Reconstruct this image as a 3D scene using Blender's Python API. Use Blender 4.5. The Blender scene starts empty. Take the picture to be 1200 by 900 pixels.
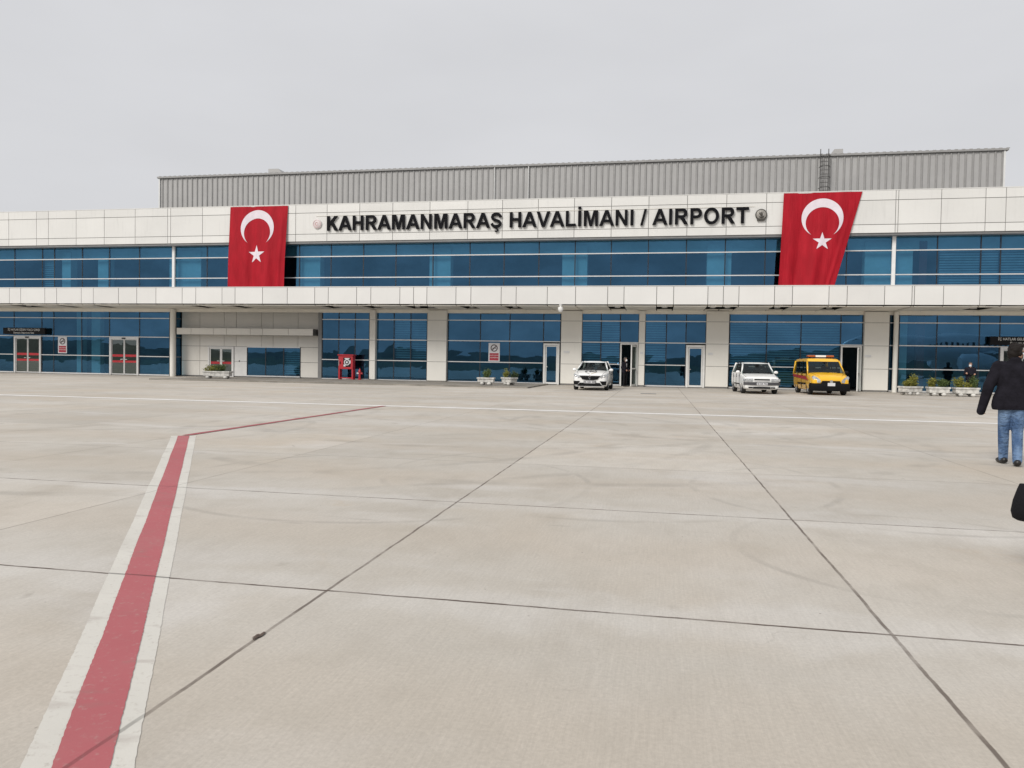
import bpy, bmesh, math, random
from mathutils import Vector, Matrix
random.seed(7)
R = math.radians
PI = math.pi
SC = bpy.context.scene
COL = SC.collection

# ------------------------------------------------------------------ camera
F_PX, YAW, PITCH, ROLL, EYE = 883.62, 0.190643, -0.028452, -0.016736, 1.33
def _cam():
    cy, sy = math.cos(YAW), math.sin(YAW)
    fw = Vector((-sy*math.cos(PITCH), cy*math.cos(PITCH), math.sin(PITCH)))
    r = Vector((cy, sy, 0)); d = fw.cross(r)
    c, s = math.cos(ROLL), math.sin(ROLL)
    r2 = c*r + s*d; d2 = -s*r + c*d
    m = Matrix((( r2.x, -d2.x, -fw.x, 0), (r2.y, -d2.y, -fw.y, 0), (r2.z, -d2.z, -fw.z, EYE), (0, 0, 0, 1)))
    cd = bpy.data.cameras.new('camera'); co = bpy.data.objects.new('camera', cd); COL.objects.link(co)
    co.matrix_world = m
    cd.sensor_width = 36; cd.sensor_fit = 'HORIZONTAL'; cd.lens = F_PX/1200*36
    cd.clip_start = .05; cd.clip_end = 8000
    SC.camera = co
_cam()
SC.view_settings.view_transform = 'Standard'
SC.view_settings.look = 'None'
SC.view_settings.exposure = 0.12
SC.view_settings.gamma = 1
SC.view_settings.use_curve_mapping = False
try:
    SC.cycles.use_denoising = True
    SC.cycles.max_bounces = 8
    SC.cycles.transparent_max_bounces = 8
    SC.cycles.sample_clamp_indirect = 6
except Exception: pass

# ------------------------------------------------------------------ node helpers
def nd(nt, typ, *args, **kw):
    """node with inputs from positional args / names; sockets get linked"""
    n = nt.nodes.new(typ)
    ins = kw.pop('ins', {})
    for k, v in kw.items(): setattr(n, k, v)
    for i, a in list(enumerate(args)) + list(ins.items()):
        if a is None: continue
        if isinstance(a, bpy.types.NodeSocket): nt.links.new(a, n.inputs[i])
        else: n.inputs[i].default_value = a
    return n
def ma(nt, op, a, b=0.0, c=None, clamp=False):
    n = nt.nodes.new('ShaderNodeMath'); n.operation = op; n.use_clamp = clamp
    for i, v in enumerate((a, b) if c is None else (a, b, c)):
        if isinstance(v, bpy.types.NodeSocket): nt.links.new(v, n.inputs[i])
        else: n.inputs[i].default_value = v
    return n.outputs[0]
def mixc(nt, f, a, b, mode='MIX'):
    n = nt.nodes.new('ShaderNodeMix'); n.data_type = 'RGBA'; n.blend_type = mode
    for i, v in ((0, f), (6, a), (7, b)):
        if isinstance(v, bpy.types.NodeSocket): nt.links.new(v, n.inputs[i])
        else: n.inputs[i].default_value = v if not isinstance(v, tuple) or len(v) == 4 else (*v, 1)
    return n.outputs[2]
def remap(nt, v, a, b, c=0.0, d=1.0, smooth=True):
    n = nt.nodes.new('ShaderNodeMapRange'); n.interpolation_type = 'SMOOTHSTEP' if smooth else 'LINEAR'
    nt.links.new(v, n.inputs[0])
    for i, x in zip((1, 2, 3, 4), (a, b, c, d)): n.inputs[i].default_value = x
    return n.outputs[0]
def noise(nt, vec, scale, detail=3, rough=.55, dist=0):
    n = nt.nodes.new('ShaderNodeTexNoise'); nt.links.new(vec, n.inputs['Vector'])
    n.inputs['Scale'].default_value = scale; n.inputs['Detail'].default_value = detail
    n.inputs['Roughness'].default_value = rough; n.inputs['Distortion'].default_value = dist
    return n.outputs[0]
def scalev(nt, vec, s):
    n = nt.nodes.new('ShaderNodeVectorMath'); n.operation = 'MULTIPLY'
    nt.links.new(vec, n.inputs[0]); n.inputs[1].default_value = s
    return n.outputs[0]
def newmat(name):
    m = bpy.data.materials.new(name); m.use_nodes = True
    nt = m.node_tree; b = nt.nodes['Principled BSDF']
    return m, nt, b
def mat(name, col, rough=.5, metal=0.0, var=.12, vscale=3.0, bump=0.0, bscale=40, island=0.0, spec=.5, coat=0.0, streak=0.0):
    m, nt, b = newmat(name)
    geo = nd(nt, 'ShaderNodeNewGeometry')
    tc = nd(nt, 'ShaderNodeTexCoord').outputs['Object']
    c = (*col, 1)
    out = None
    if var:
        f = noise(nt, tc, vscale, 4)
        out = mixc(nt, remap(nt, f, .3, .7), tuple(x*(1-var) for x in col), tuple(min(1, x*(1+var*.5)) for x in col))
    if streak:
        f = noise(nt, scalev(nt, tc, (3.0, 3.0, .25)), 2.2, 4)
        out = mixc(nt, ma(nt, 'MULTIPLY', remap(nt, f, .52, .8), streak), out or c, tuple(x*.55 for x in col))
    if island:
        v = remap(nt, geo.outputs['Random Per Island'], 0, 1, 1-island, 1+island*.4, False)
        n = nd(nt, 'ShaderNodeVectorMath', out or c[:3], operation='SCALE'); nt.links.new(v, n.inputs[3]); out = n.outputs[0]
    if out: nt.links.new(out, b.inputs['Base Color'])
    else: b.inputs['Base Color'].default_value = c
    b.inputs['Roughness'].default_value = rough; b.inputs['Metallic'].default_value = metal
    b.inputs['Specular IOR Level'].default_value = spec
    b.inputs['Coat Weight'].default_value = coat
    if bump:
        bn = nd(nt, 'ShaderNodeBump', ins={'Height': noise(nt, tc, bscale, 4), 'Strength': bump, 'Distance': .02})
        nt.links.new(bn.outputs[0], b.inputs['Normal'])
    return m

# ------------------------------------------------------------------ sky and sun
SUN_DIR = Vector((-.42, -.75, .66)).normalized()
def _world():
    w = bpy.data.worlds.new('World'); SC.world = w; w.use_nodes = True
    nt = w.node_tree; nt.nodes.clear()
    out = nt.nodes.new('ShaderNodeOutputWorld'); bg = nt.nodes.new('ShaderNodeBackground')
    sky = nt.nodes.new('ShaderNodeTexSky'); sky.sky_type = 'NISHITA'; sky.sun_disc = False
    sky.sun_elevation = math.asin(SUN_DIR.z); sky.sun_rotation = math.atan2(SUN_DIR.x, SUN_DIR.y)
    sky.air_density = 1; sky.dust_density = 4
    g = nt.nodes.new('ShaderNodeTexCoord').outputs['Generated']
    z = nd(nt, 'ShaderNodeSeparateXYZ', g).outputs[2]
    zz = remap(nt, z, 0.0, 1.0, 0, 1, False)
    lum = ma(nt, 'ADD', 6.15, ma(nt, 'MULTIPLY', zz, 1.0))
    cl = noise(nt, scalev(nt, g, (1.2, 1.2, 3.5)), 1.6, 5, .5)
    lum = ma(nt, 'MULTIPLY', lum, remap(nt, cl, .25, .75, .955, 1.045))
    grey = nd(nt, 'ShaderNodeVectorMath', (.985, .99, 1.02), operation='SCALE'); nt.links.new(lum, grey.inputs[3])
    nt.links.new(mixc(nt, .96, sky.outputs[0], grey.outputs[0]), bg.inputs[0])
    bg.inputs[1].default_value = .1
    nt.links.new(bg.outputs[0], out.inputs[0])
_world()
def _sun():
    l = bpy.data.lights.new('sun', 'SUN'); l.energy = 2.4; l.angle = R(26); l.color = (1, .96, .9)
    o = bpy.data.objects.new('sun', l); COL.objects.link(o)
    o.rotation_euler = SUN_DIR.to_track_quat('Z', 'Y').to_euler(); o.location = (0, 0, 60)
_sun()

# ------------------------------------------------------------------ mesh helpers
class MB:
    def __init__(s): s.v, s.f, s.m, s.cm = [], [], [], 0
    def mi(s, i): s.cm = i; return s
    def add(s, vs, fs):
        o = len(s.v); s.v += [tuple(v) for v in vs]
        for f in fs: s.f.append(tuple(i+o for i in f)); s.m.append(s.cm)
        return s
    def quad(s, a, b, c, d): return s.add((a, b, c, d), ((0, 1, 2, 3),))
    def box(s, x0, x1, y0, y1, z0, z1, bev=0.0):
        if bev:
            b = bev; vs = []
            for z, i in ((z0, b), (z0+b, 0), (z1-b, 0), (z1, b)):
                x_0, x_1, y_0, y_1 = x0+i, x1-i, y0+i, y1-i
                c = b if not i else b*.6
                vs += [(x_0+c, y_0, z), (x_1-c, y_0, z), (x_1, y_0+c, z), (x_1, y_1-c, z), (x_1-c, y_1, z), (x_0+c, y_1, z), (x_0, y_1-c, z), (x_0, y_0+c, z)]
            fs = [tuple(range(7, -1, -1)), tuple(range(24, 32))]
            for k in range(3):
                for j in range(8): fs.append((k*8+j, k*8+(j+1) % 8, k*8+8+(j+1) % 8, k*8+8+j))
            return s.add(vs, fs)
        vs = [(x0, y0, z0), (x1, y0, z0), (x1, y1, z0), (x0, y1, z0), (x0, y0, z1), (x1, y0, z1), (x1, y1, z1), (x0, y1, z1)]
        return s.add(vs, ((3, 2, 1, 0), (4, 5, 6, 7), (0, 1, 5, 4), (1, 2, 6, 5), (2, 3, 7, 6), (3, 0, 4, 7)))
    def loft(s, rings, caps=True, closed=True):
        n = len(rings[0]); vs = [p for r in rings for p in r]; fs = []
        for k in range(len(rings)-1):
            for j in range(n if closed else n-1):
                a, b = k*n+j, k*n+(j+1) % n
                fs.append((a, b, b+n, a+n))
        if caps:
            fs.append(tuple(range(n-1, -1, -1))); fs.append(tuple(range((len(rings)-1)*n, len(rings)*n)))
        return s.add(vs, fs)
    def tube(s, pts, r, n=10, caps=True):
        pts = [Vector(p) for p in pts]; rs = r if isinstance(r, (list, tuple)) else [r]*len(pts)
        rings = []
        for i, p in enumerate(pts):
            t = (pts[min(i+1, len(pts)-1)] - pts[max(i-1, 0)]).normalized()
            u = t.cross(Vector((0, 0, 1)) if abs(t.z) < .9 else Vector((1, 0, 0))).normalized(); w = t.cross(u)
            rings.append([p + rs[i]*(math.cos(2*PI*j/n)*u + math.sin(2*PI*j/n)*w) for j in range(n)])
        return s.loft(rings, caps)
    def lathe(s, prof, c=(0, 0, 0), n=20, axis='z'):
        rings = []
        for r, h in prof:
            ring = []
            for j in range(n):
                a = 2*PI*j/n; x, y = r*math.cos(a), r*math.sin(a)
                p = {'z': (x, y, h), 'x': (h, x, y), 'y': (x, h, -y)}[axis]
                ring.append((c[0]+p[0], c[1]+p[1], c[2]+p[2]))
            rings.append(ring)
        return s.loft(rings)
    def sphere(s, c, r, n=12, m=8):
        r = (r, r, r) if not isinstance(r, (tuple, list)) else r
        vs = [(c[0], c[1], c[2]-r[2])]
        for i in range(1, m):
            t = -PI/2 + PI*i/m
            for j in range(n):
                a = 2*PI*j/n
                vs.append((c[0]+r[0]*math.cos(t)*math.cos(a), c[1]+r[1]*math.cos(t)*math.sin(a), c[2]+r[2]*math.sin(t)))
        vs.append((c[0], c[1], c[2]+r[2])); fs = []
        for j in range(n): fs.append((0, 1+(j+1) % n, 1+j))
        for i in range(m-2):
            for j in range(n):
                a = 1+i*n+j; b = 1+i*n+(j+1) % n; fs.append((a, b, b+n, a+n))
        L = len(vs)-1
        for j in range(n): fs.append((1+(m-2)*n+j, 1+(m-2)*n+(j+1) % n, L))
        return s.add(vs, fs)
    def prism(s, pts, y0, y1):
        """2d outline (x,z) extruded along y from y0 (front) to y1"""
        n = len(pts)
        vs = [(p[0], y0, p[1]) for p in pts] + [(p[0], y1, p[1]) for p in pts]
        fs = [tuple(range(n)), tuple(range(2*n-1, n-1, -1))]
        for j in range(n): fs.append((j, n+j, n+(j+1) % n, (j+1) % n))
        return s.add(vs, fs)
    def mesh(s, name, mats, smooth=False):
        me = bpy.data.meshes.new(name); me.from_pydata(s.v, [], s.f)
        for m in (mats if isinstance(mats, (list, tuple)) else [mats]): me.materials.append(m)
        me.polygons.foreach_set('material_index', s.m)
        bm = bmesh.new(); bm.from_mesh(me); bmesh.ops.recalc_face_normals(bm, faces=bm.faces); bm.to_mesh(me); bm.free()
        if smooth:
            for p in me.polygons: p.use_smooth = True
            if smooth is not True: me.set_sharp_from_angle(angle=R(smooth))
        me.update(); return me
    def build(s, name, mats, parent=None, smooth=False, loc=(0, 0, 0), rot=(0, 0, 0)):
        o = bpy.data.objects.new(name, s.mesh(name, mats, smooth)); COL.objects.link(o)
        o.parent = parent; o.location = loc; o.rotation_euler = rot
        return o
def empty(name, loc=(0, 0, 0), rz=0, label=None, cat=None, group=None):
    o = bpy.data.objects.new(name, None); COL.objects.link(o); o.location = loc; o.rotation_euler = (0, 0, rz)
    o.empty_display_size = .2
    return tag(o, label, cat, group)
def tag(o, label=None, cat=None, group=None, kind=None):
    if label: o['label'] = label
    if cat: o['category'] = cat
    if group: o['group'] = group
    if kind: o['kind'] = kind
    return o
def structure(o): o['kind'] = 'structure'; return o
def evaluated(o, name, smooth=True):
    """apply the modifiers of o in place"""
    dg = bpy.context.evaluated_depsgraph_get(); dg.update()
    me = bpy.data.meshes.new_from_object(o.evaluated_get(dg), depsgraph=dg)
    me.name = name; o.modifiers.clear(); o.data = me
    if smooth:
        for p in me.polygons: p.use_smooth = True
    return o
def text(name, s, size, m, parent=None, loc=(0, 0, 0), rot=(R(90), 0, 0), ext=.002, bold=0.0, align='CENTER', sx=1.0):
    cu = bpy.data.curves.new(name, 'FONT'); cu.body = s; cu.size = size; cu.extrude = ext; cu.offset = bold
    cu.align_x = align; cu.align_y = 'CENTER'; cu.resolution_u = 3
    t = bpy.data.objects.new(name, cu); COL.objects.link(t)
    dg = bpy.context.evaluated_depsgraph_get(); dg.update()
    me = bpy.data.meshes.new_from_object(t.evaluated_get(dg), depsgraph=dg)
    bpy.data.objects.remove(t); me.name = name; me.materials.clear(); me.materials.append(m)
    o = bpy.data.objects.new(name, me); COL.objects.link(o); o.parent = parent; o.location = loc; o.rotation_euler = rot; o.scale = (sx, 1, 1)
    return o

# ------------------------------------------------------------------ materials
JX0, JDX, JY0, JDY = 1.18, 3.02, 4.03, 2.855
def joint_mask(nt, pos):
    """slab joints of the apron, in world metres"""
    sep = nd(nt, 'ShaderNodeSeparateXYZ', pos)
    wob = ma(nt, 'MULTIPLY', ma(nt, 'SUBTRACT', noise(nt, pos, 3.0, 4), .5), .022)
    x = ma(nt, 'ADD', sep.outputs[0], wob); y = ma(nt, 'ADD', sep.outputs[1], wob)
    def lines(c, c0, d, w, soft):
        t = ma(nt, 'DIVIDE', ma(nt, 'SUBTRACT', c, c0), d)
        k = ma(nt, 'ROUND', t)
        dist = ma(nt, 'MULTIPLY', ma(nt, 'ABSOLUTE', ma(nt, 'SUBTRACT', t, k)), d)
        return k, remap(nt, dist, w, w+soft, 1, 0)
    kx, mx = lines(x, JX0, JDX, .0065, .007)
    ky, my = lines(y, JY0, JDY, .007, .007)
    strong = ma(nt, 'LESS_THAN', ma(nt, 'ABSOLUTE', ma(nt, 'ADD', kx, .5)), .6)
    mx = ma(nt, 'MULTIPLY', mx, ma(nt, 'MULTIPLY_ADD', strong, .42, .42))
    near = ma(nt, 'LESS_THAN', ky, 1.5)
    rnd = nd(nt, 'ShaderNodeTexWhiteNoise', noise_dimensions='1D'); nt.links.new(ky, rnd.inputs['W'])
    my = ma(nt, 'MULTIPLY', my, ma(nt, 'MULTIPLY_ADD', near, .68, ma(nt, 'MULTIPLY_ADD', rnd.outputs[0], .35, .22)))
    brk = remap(nt, noise(nt, pos, 2.2, 5, .65), .32, .62, .42, 1.0)
    return ma(nt, 'MULTIPLY', ma(nt, 'MAXIMUM', mx, my), brk), kx, ky, sep
JOINT = (.095, .072, .058)
def concrete_color(nt, pos):
    jm, kx, ky, sep = joint_mask(nt, pos)
    big = noise(nt, pos, .16, 5, .6)
    mid = noise(nt, scalev(nt, pos, (1, .6, 1)), .8, 6, .62, .6)
    warm = noise(nt, pos, .3, 4, .55, .4)
    c = mixc(nt, remap(nt, big, .3, .72), (.445, .412, .362), (.53, .498, .452))
    c = mixc(nt, ma(nt, 'MULTIPLY', remap(nt, mid, .48, .76), .50), c, (.335, .298, .25))
    c = mixc(nt, ma(nt, 'MULTIPLY', remap(nt, warm, .48, .72), .55), c, (.47, .405, .325))
    pale = noise(nt, scalev(nt, pos, (.5, 1.6, 1)), .55, 4, .5, .8)
    c = mixc(nt, ma(nt, 'MULTIPLY', remap(nt, pale, .54, .70), .45), c, (.58, .56, .535))
    # laitance: paler margins along the cross joints, tan bodies of the slabs
    ty = ma(nt, 'DIVIDE', ma(nt, 'SUBTRACT', sep.outputs[1], JY0), JDY)
    dj = ma(nt, 'MULTIPLY', ma(nt, 'ABSOLUTE', ma(nt, 'SUBTRACT', ty, ma(nt, 'ROUND', ty))), JDY)
    dj = ma(nt, 'ADD', dj, ma(nt, 'MULTIPLY', ma(nt, 'SUBTRACT', noise(nt, pos, .9, 4), .5), 1.3))
    c = mixc(nt, ma(nt, 'MULTIPLY', remap(nt, dj, .12, .42, 1, 0), remap(nt, ty, .6, 2.2, .48, .10)), c, (.56, .54, .51))
    c = mixc(nt, ma(nt, 'MULTIPLY', remap(nt, dj, .55, 1.3), .30), c, (.46, .395, .32))
    # tone of each slab
    wn = nd(nt, 'ShaderNodeTexWhiteNoise', noise_dimensions='2D')
    cx = nd(nt, 'ShaderNodeCombineXYZ')
    nt.links.new(ma(nt, 'FLOOR', ma(nt, 'DIVIDE', ma(nt, 'SUBTRACT', sep.outputs[0], JX0), JDX)), cx.inputs[0])
    nt.links.new(ma(nt, 'FLOOR', ma(nt, 'DIVIDE', ma(nt, 'SUBTRACT', sep.outputs[1], JY0), JDY)), cx.inputs[1])
    nt.links.new(cx.outputs[0], wn.inputs['Vector'])
    sv = nd(nt, 'ShaderNodeVectorMath', c, operation='SCALE'); nt.links.new(remap(nt, wn.outputs[0], 0, 1, .925, 1.045, False), sv.inputs[3]); c = sv.outputs[0]
    # broom finish and grain
    broom = noise(nt, scalev(nt, pos, (85, 3.0, 1)), 1.0, 4, .7)
    grain = noise(nt, pos, 48, 6, .8)
    g = ma(nt, 'ADD', ma(nt, 'MULTIPLY', ma(nt, 'SUBTRACT', broom, .5), .26), ma(nt, 'MULTIPLY', ma(nt, 'SUBTRACT', grain, .5), .62))
    sv = nd(nt, 'ShaderNodeVectorMath', c, operation='SCALE'); nt.links.new(ma(nt, 'ADD', 1.0, g), sv.inputs[3]); c = sv.outputs[0]
    # tyre rubber: curved arcs and smudges
    tot = None
    brk = remap(nt, noise(nt, pos, 1.1, 4, .6), .38, .68)
    for cxx, cyy, rr, w in ((-7.6, 14.6, 7.2, .10), (-7.6, 14.6, 8.6, .10), (-3.4, 16.5, 5.2, .13), (-2.2, 15.0, 6.9, .12), (3.2, 20.5, 6.5, .12), (3.5, 21.2, 8.0, .12), (-3.0, 8.0, 2.3, .035), (-.6, 9.0, 2.6, .04), (4.6, 3.4, 2.0, .03), (-13, 17, 6.0, .13), (2.0, 5.9, 1.4, .03), (.3, 17.5, 3.6, .09), (-5.2, 19.0, 3.0, .10), (2.4, 8.6, 2.0, .035), (-10.5, 13.0, 3.8, .09), (6.5, 15.5, 4.2, .10)):
        dx = ma(nt, 'SUBTRACT', sep.outputs[0], cxx); dy = ma(nt, 'SUBTRACT', sep.outputs[1], cyy)
        d = ma(nt, 'ABSOLUTE', ma(nt, 'SUBTRACT', ma(nt, 'SQRT', ma(nt, 'ADD', ma(nt, 'MULTIPLY', dx, dx), ma(nt, 'MULTIPLY', dy, dy))), rr))
        m_ = remap(nt, d, w*.4, w*1.6, 1, 0)
        tot = m_ if tot is None else ma(nt, 'MAXIMUM', tot, m_)
    tot = ma(nt, 'MULTIPLY', ma(nt, 'MULTIPLY', tot, brk), .30)
    sm = remap(nt, noise(nt, scalev(nt, pos, (.55, 3.2, 1)), 1.6, 3, .5, .5), .70, .80)
    tot = ma(nt, 'MAXIMUM', tot, ma(nt, 'MULTIPLY', sm, .42))
    c = mixc(nt, tot, c, (.20, .185, .165))
    oil = remap(nt, noise(nt, pos, 1.9, 4, .62, .5), .66, .76)
    c = mixc(nt, ma(nt, 'MULTIPLY', oil, .34), c, (.20, .175, .145))
    blot = remap(nt, noise(nt, scalev(nt, pos, (1, .8, 1)), 3.2, 5, .65), .40, .72)
    c = mixc(nt, ma(nt, 'MULTIPLY', blot, .26), c, (.36, .325, .275))
    rust = ma(nt, 'MULTIPLY', remap(nt, noise(nt, pos, .55, 4, .6, .3), .60, .74), remap(nt, noise(nt, pos, 6, 4, .7), .40, .65))
    c = mixc(nt, ma(nt, 'MULTIPLY', rust, .45), c, (.44, .345, .245))
    vc = nd(nt, 'ShaderNodeTexVoronoi', feature='DISTANCE_TO_EDGE'); vc.inputs['Scale'].default_value = .42
    wv = nd(nt, 'ShaderNodeVectorMath', pos, operation='ADD'); wn2 = nd(nt, 'ShaderNodeTexNoise', pos); wn2.inputs['Scale'].default_value = 1.3; wn2.inputs['Detail'].default_value = 5
    nt.links.new(wn2.outputs['Color'], wv.inputs[1]); nt.links.new(wv.outputs[0], vc.inputs['Vector'])
    crack = ma(nt, 'MULTIPLY', remap(nt, vc.outputs['Distance'], .0008, .0028, 1, 0), remap(nt, noise(nt, pos, .35, 2), .55, .64))
    c = mixc(nt, ma(nt, 'MULTIPLY', crack, .16), c, (.17, .145, .12))
    # specks and pits
    vo = nd(nt, 'ShaderNodeTexVoronoi', pos); vo.inputs['Scale'].default_value = 9
    pit = ma(nt, 'MULTIPLY', remap(nt, vo.outputs['Distance'], .03, .075, 1, 0), remap(nt, noise(nt, pos, 1.3, 2), .52, .62))
    c = mixc(nt, ma(nt, 'MULTIPLY', pit, .75), c, (.16, .14, .12))
    return mixc(nt, jm, c, JOINT), jm, grain, broom
def mk_concrete():
    m, nt, b = newmat('apron_concrete')
    pos = nd(nt, 'ShaderNodeNewGeometry').outputs['Position']
    c, jm, gr, br = concrete_color(nt, pos)
    nt.links.new(c, b.inputs['Base Color']); b.inputs['Roughness'].default_value = .82; b.inputs['Specular IOR Level'].default_value = .3
    h = ma(nt, 'SUBTRACT', ma(nt, 'ADD', ma(nt, 'MULTIPLY', gr, .4), ma(nt, 'MULTIPLY', br, .5)), jm)
    bn = nd(nt, 'ShaderNodeBump', ins={'Height': h, 'Strength': .35, 'Distance': .006}); nt.links.new(bn.outputs[0], b.inputs['Normal'])
    return m
def mk_paint(name, col, wear, jvis):
    """road paint, worn down to the concrete in patches, cracked over the joints"""
    m, nt, b = newmat(name)
    pos = nd(nt, 'ShaderNodeNewGeometry').outputs['Position']
    jm, *_ = joint_mask(nt, pos)
    n1 = noise(nt, pos, 28, 5, .7); n2 = noise(nt, pos, 1.4, 3)
    w = ma(nt, 'ADD', remap(nt, n1, .54, .74, 0, .8), remap(nt, n2, .45, .8, 0, .35))
    c = mixc(nt, remap(nt, noise(nt, pos, .9, 5), .3, .7), tuple(x*.90 for x in col), col)
    c = mixc(nt, ma(nt, 'MULTIPLY', w, wear, clamp=True), c, (.40, .365, .325))
    tyre = ma(nt, 'MULTIPLY', remap(nt, noise(nt, scalev(nt, pos, (1.0, 2.2, 1)), 2.4, 4, .6, .4), .55, .72), .30)
    c = mixc(nt, tyre, c, (.23, .17, .15))
    c = mixc(nt, ma(nt, 'MULTIPLY', jm, jvis), c, tuple(x*.3 for x in col))
    nt.links.new(c, b.inputs['Base Color']); b.inputs['Roughness'].default_value = .75; b.inputs['Specular IOR Level'].default_value = .3
    bn = nd(nt, 'ShaderNodeBump', ins={'Height': n1, 'Strength': .3, 'Distance': .004}); nt.links.new(bn.outputs[0], b.inputs['Normal'])
    return m
def mk_glass(name, refl, trans, rough=.0, wave=.0022):
    m, nt, b = newmat(name); nt.nodes.remove(b)
    out = nt.nodes['Material Output']
    geo = nd(nt, 'ShaderNodeNewGeometry')
    isl = ma(nt, 'MULTIPLY', remap(nt, geo.outputs['Random Per Island'], 0, 1, .80, 1.12, False), remap(nt, noise(nt, scalev(nt, geo.outputs['Position'], (.5, 1, .9)), .8, 3), .3, .7, .86, 1.10))
    n = noise(nt, scalev(nt, geo.outputs['Position'], (1, 1, 1.6)), .55, 2)
    bn = nd(nt, 'ShaderNodeBump', ins={'Height': n, 'Strength': 1.0, 'Distance': wave})
    sv = nd(nt, 'ShaderNodeVectorMath', refl, operation='SCALE'); nt.links.new(isl, sv.inputs[3])
    gl = nd(nt, 'ShaderNodeBsdfGlossy', sv.outputs[0]); gl.inputs['Roughness'].default_value = rough
    nt.links.new(bn.outputs[0], gl.inputs['Normal'])
    tr = nd(nt, 'ShaderNodeBsdfTransparent', (*trans, 1))
    ad = nd(nt, 'ShaderNodeAddShader', gl.outputs[0], tr.outputs[0])
    nt.links.new(ad.outputs[0], out.inputs[0])
    return m
M = {}
M['apron'] = mk_concrete()
M['red_paint'] = mk_paint('red_marking_paint', (.42, .118, .13), .45, .7)
M['white_paint'] = mk_paint('white_marking_paint', (.62, .60, .55), .85, .9)
M['thin_red'] = mk_paint('thin_red_paint', (.36, .10, .11), .9, .8)
M['line_paint'] = mk_paint('white_line_paint', (.82, .81, .79), .30, .4)
M['pave'] = mat('pavement_concrete', (.255, .235, .205), .85, var=.3, vscale=.8, bump=.3)
M['grass'] = mat('grass_field', (.055, .075, .03), .9, var=.5, vscale=.05)
M['hill'] = mat('hill_scrub', (.07, .085, .07), .95, var=.4, vscale=.01)
M['panel'] = mat('white_composite_panel', (.67, .665, .645), .38, var=.035, vscale=.4, island=.06, streak=.18)
M['panel_dark'] = mat('joint_backing', (.17, .165, .16), .7, var=.1)
M['canopy_panel'] = mat('canopy_panel', (.675, .67, .655), .36, var=.03, vscale=.5, island=.05, streak=.06)
M['cream'] = mat('cream_wall_panel', (.70, .68, .635), .42, var=.04, vscale=.5, island=.05, streak=.08)
M['pier'] = mat('pier_panel', (.715, .70, .655), .42, var=.04, vscale=.5, island=.05, streak=.07)
M['soffit'] = mat('soffit_panel', (.80, .77, .70), .5, var=.04, island=.05)
M['soffit_slot'] = mat('soffit_slot', (.58, .55, .49), .6, var=.1)
M['flash'] = mat('grey_flashing', (.20, .20, .20), .45, metal=.3, var=.1)
M['alu'] = mat('brushed_aluminium', (.62, .62, .62), .35, metal=.35, var=.06)
M['alu_white'] = mat('white_frame', (.70, .70, .69), .35, var=.05)
M['mullion'] = mat('dark_mullion', (.012, .017, .025), .4, var=.1)
M['glass'] = mk_glass('blue_mirror_glass', (.043, .112, .195), (.22, .42, .52))
M['glass_door'] = mk_glass('door_glass', (.13, .15, .145), (.42, .46, .44))
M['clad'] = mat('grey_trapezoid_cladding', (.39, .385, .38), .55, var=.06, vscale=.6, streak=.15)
M['clad_dark'] = mat('darker_rib_cladding', (.30, .295, .29), .55, var=.08, streak=.15)  # darker grey for the raised ribs and the roof trim
M['steel'] = mat('galvanised_steel', (.30, .30, .30), .5, metal=.6)
M['ladder'] = mat('dark_weathered_steel', (.075, .072, .07), .6)
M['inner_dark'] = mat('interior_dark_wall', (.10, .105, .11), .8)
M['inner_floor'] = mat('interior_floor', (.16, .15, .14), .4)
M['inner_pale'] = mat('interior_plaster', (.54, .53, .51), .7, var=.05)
M['inner_red'] = mat('interior_red_column', (.16, .012, .008), .6)
M['blind'] = mat('blind_slat', (.33, .36, .38), .6, island=.12)
M['black'] = mat('black_sign_face', (.010, .010, .012), .5, var=.1, spec=.15)
M['letter'] = mat('black_letter', (.008, .008, .010), .5, var=.1, spec=.06)
M['white'] = mat('white_lacquer', (.78, .78, .77), .4, var=.03)
M['sign_white'] = mat('sign_white', (.62, .62, .64), .4, var=.04)
M['red'] = mat('red_lacquer', (.42, .018, .028), .4, var=.12)
M['signred'] = mat('sign_red', (.36, .03, .05), .4, var=.08)
M['rubber'] = mat('tyre_rubber', (.016, .016, .016), .8)
M['plastic'] = mat('black_plastic', (.009, .009, .010), .65, spec=.1)
M['rim'] = mat('wheel_rim', (.42, .42, .43), .35, metal=.6)
M['carglass'] = mat('car_glass', (.010, .013, .014), .03, var=0, spec=.35)
M['chrome'] = mat('chrome', (.75, .75, .76), .12, metal=1, var=0)
M['seat'] = mat('dark_seat_fabric', (.03, .03, .033), .85, var=.15)
M['autoglass'] = mk_glass('car_window_glass', (.042, .046, .048), (.40, .45, .44), wave=.0)
M['lamp'] = mat('headlamp_lens', (.52, .54, .56), .08, metal=.35, var=.35, vscale=14, coat=1)
M['bumper'] = mat('dark_grey_bumper', (.055, .055, .06), .6)
M['car_white'] = mat('white_car_paint', (.79, .79, .78), .22, var=.03, coat=.6)
M['wagon_white'] = mat('older_white_car_paint', (.77, .775, .765), .28, var=.05, coat=.3)
M['car_yellow'] = mat('yellow_car_paint', (.82, .45, .012), .25, var=.06, coat=.6)
M['stripe'] = mat('red_stripe', (.40, .02, .02), .35)
M['amber'] = mat('amber_lens', (.36, .09, .018), .2, coat=.6)
M['planter'] = mat('whitewashed_concrete', (.56, .55, .52), .88, var=.35, vscale=4, bump=.2)
M['soil'] = mat('soil', (.035, .025, .018), .95, var=.4, vscale=20)
M['stem'] = mat('stem', (.07, .05, .03), .9)
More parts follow.
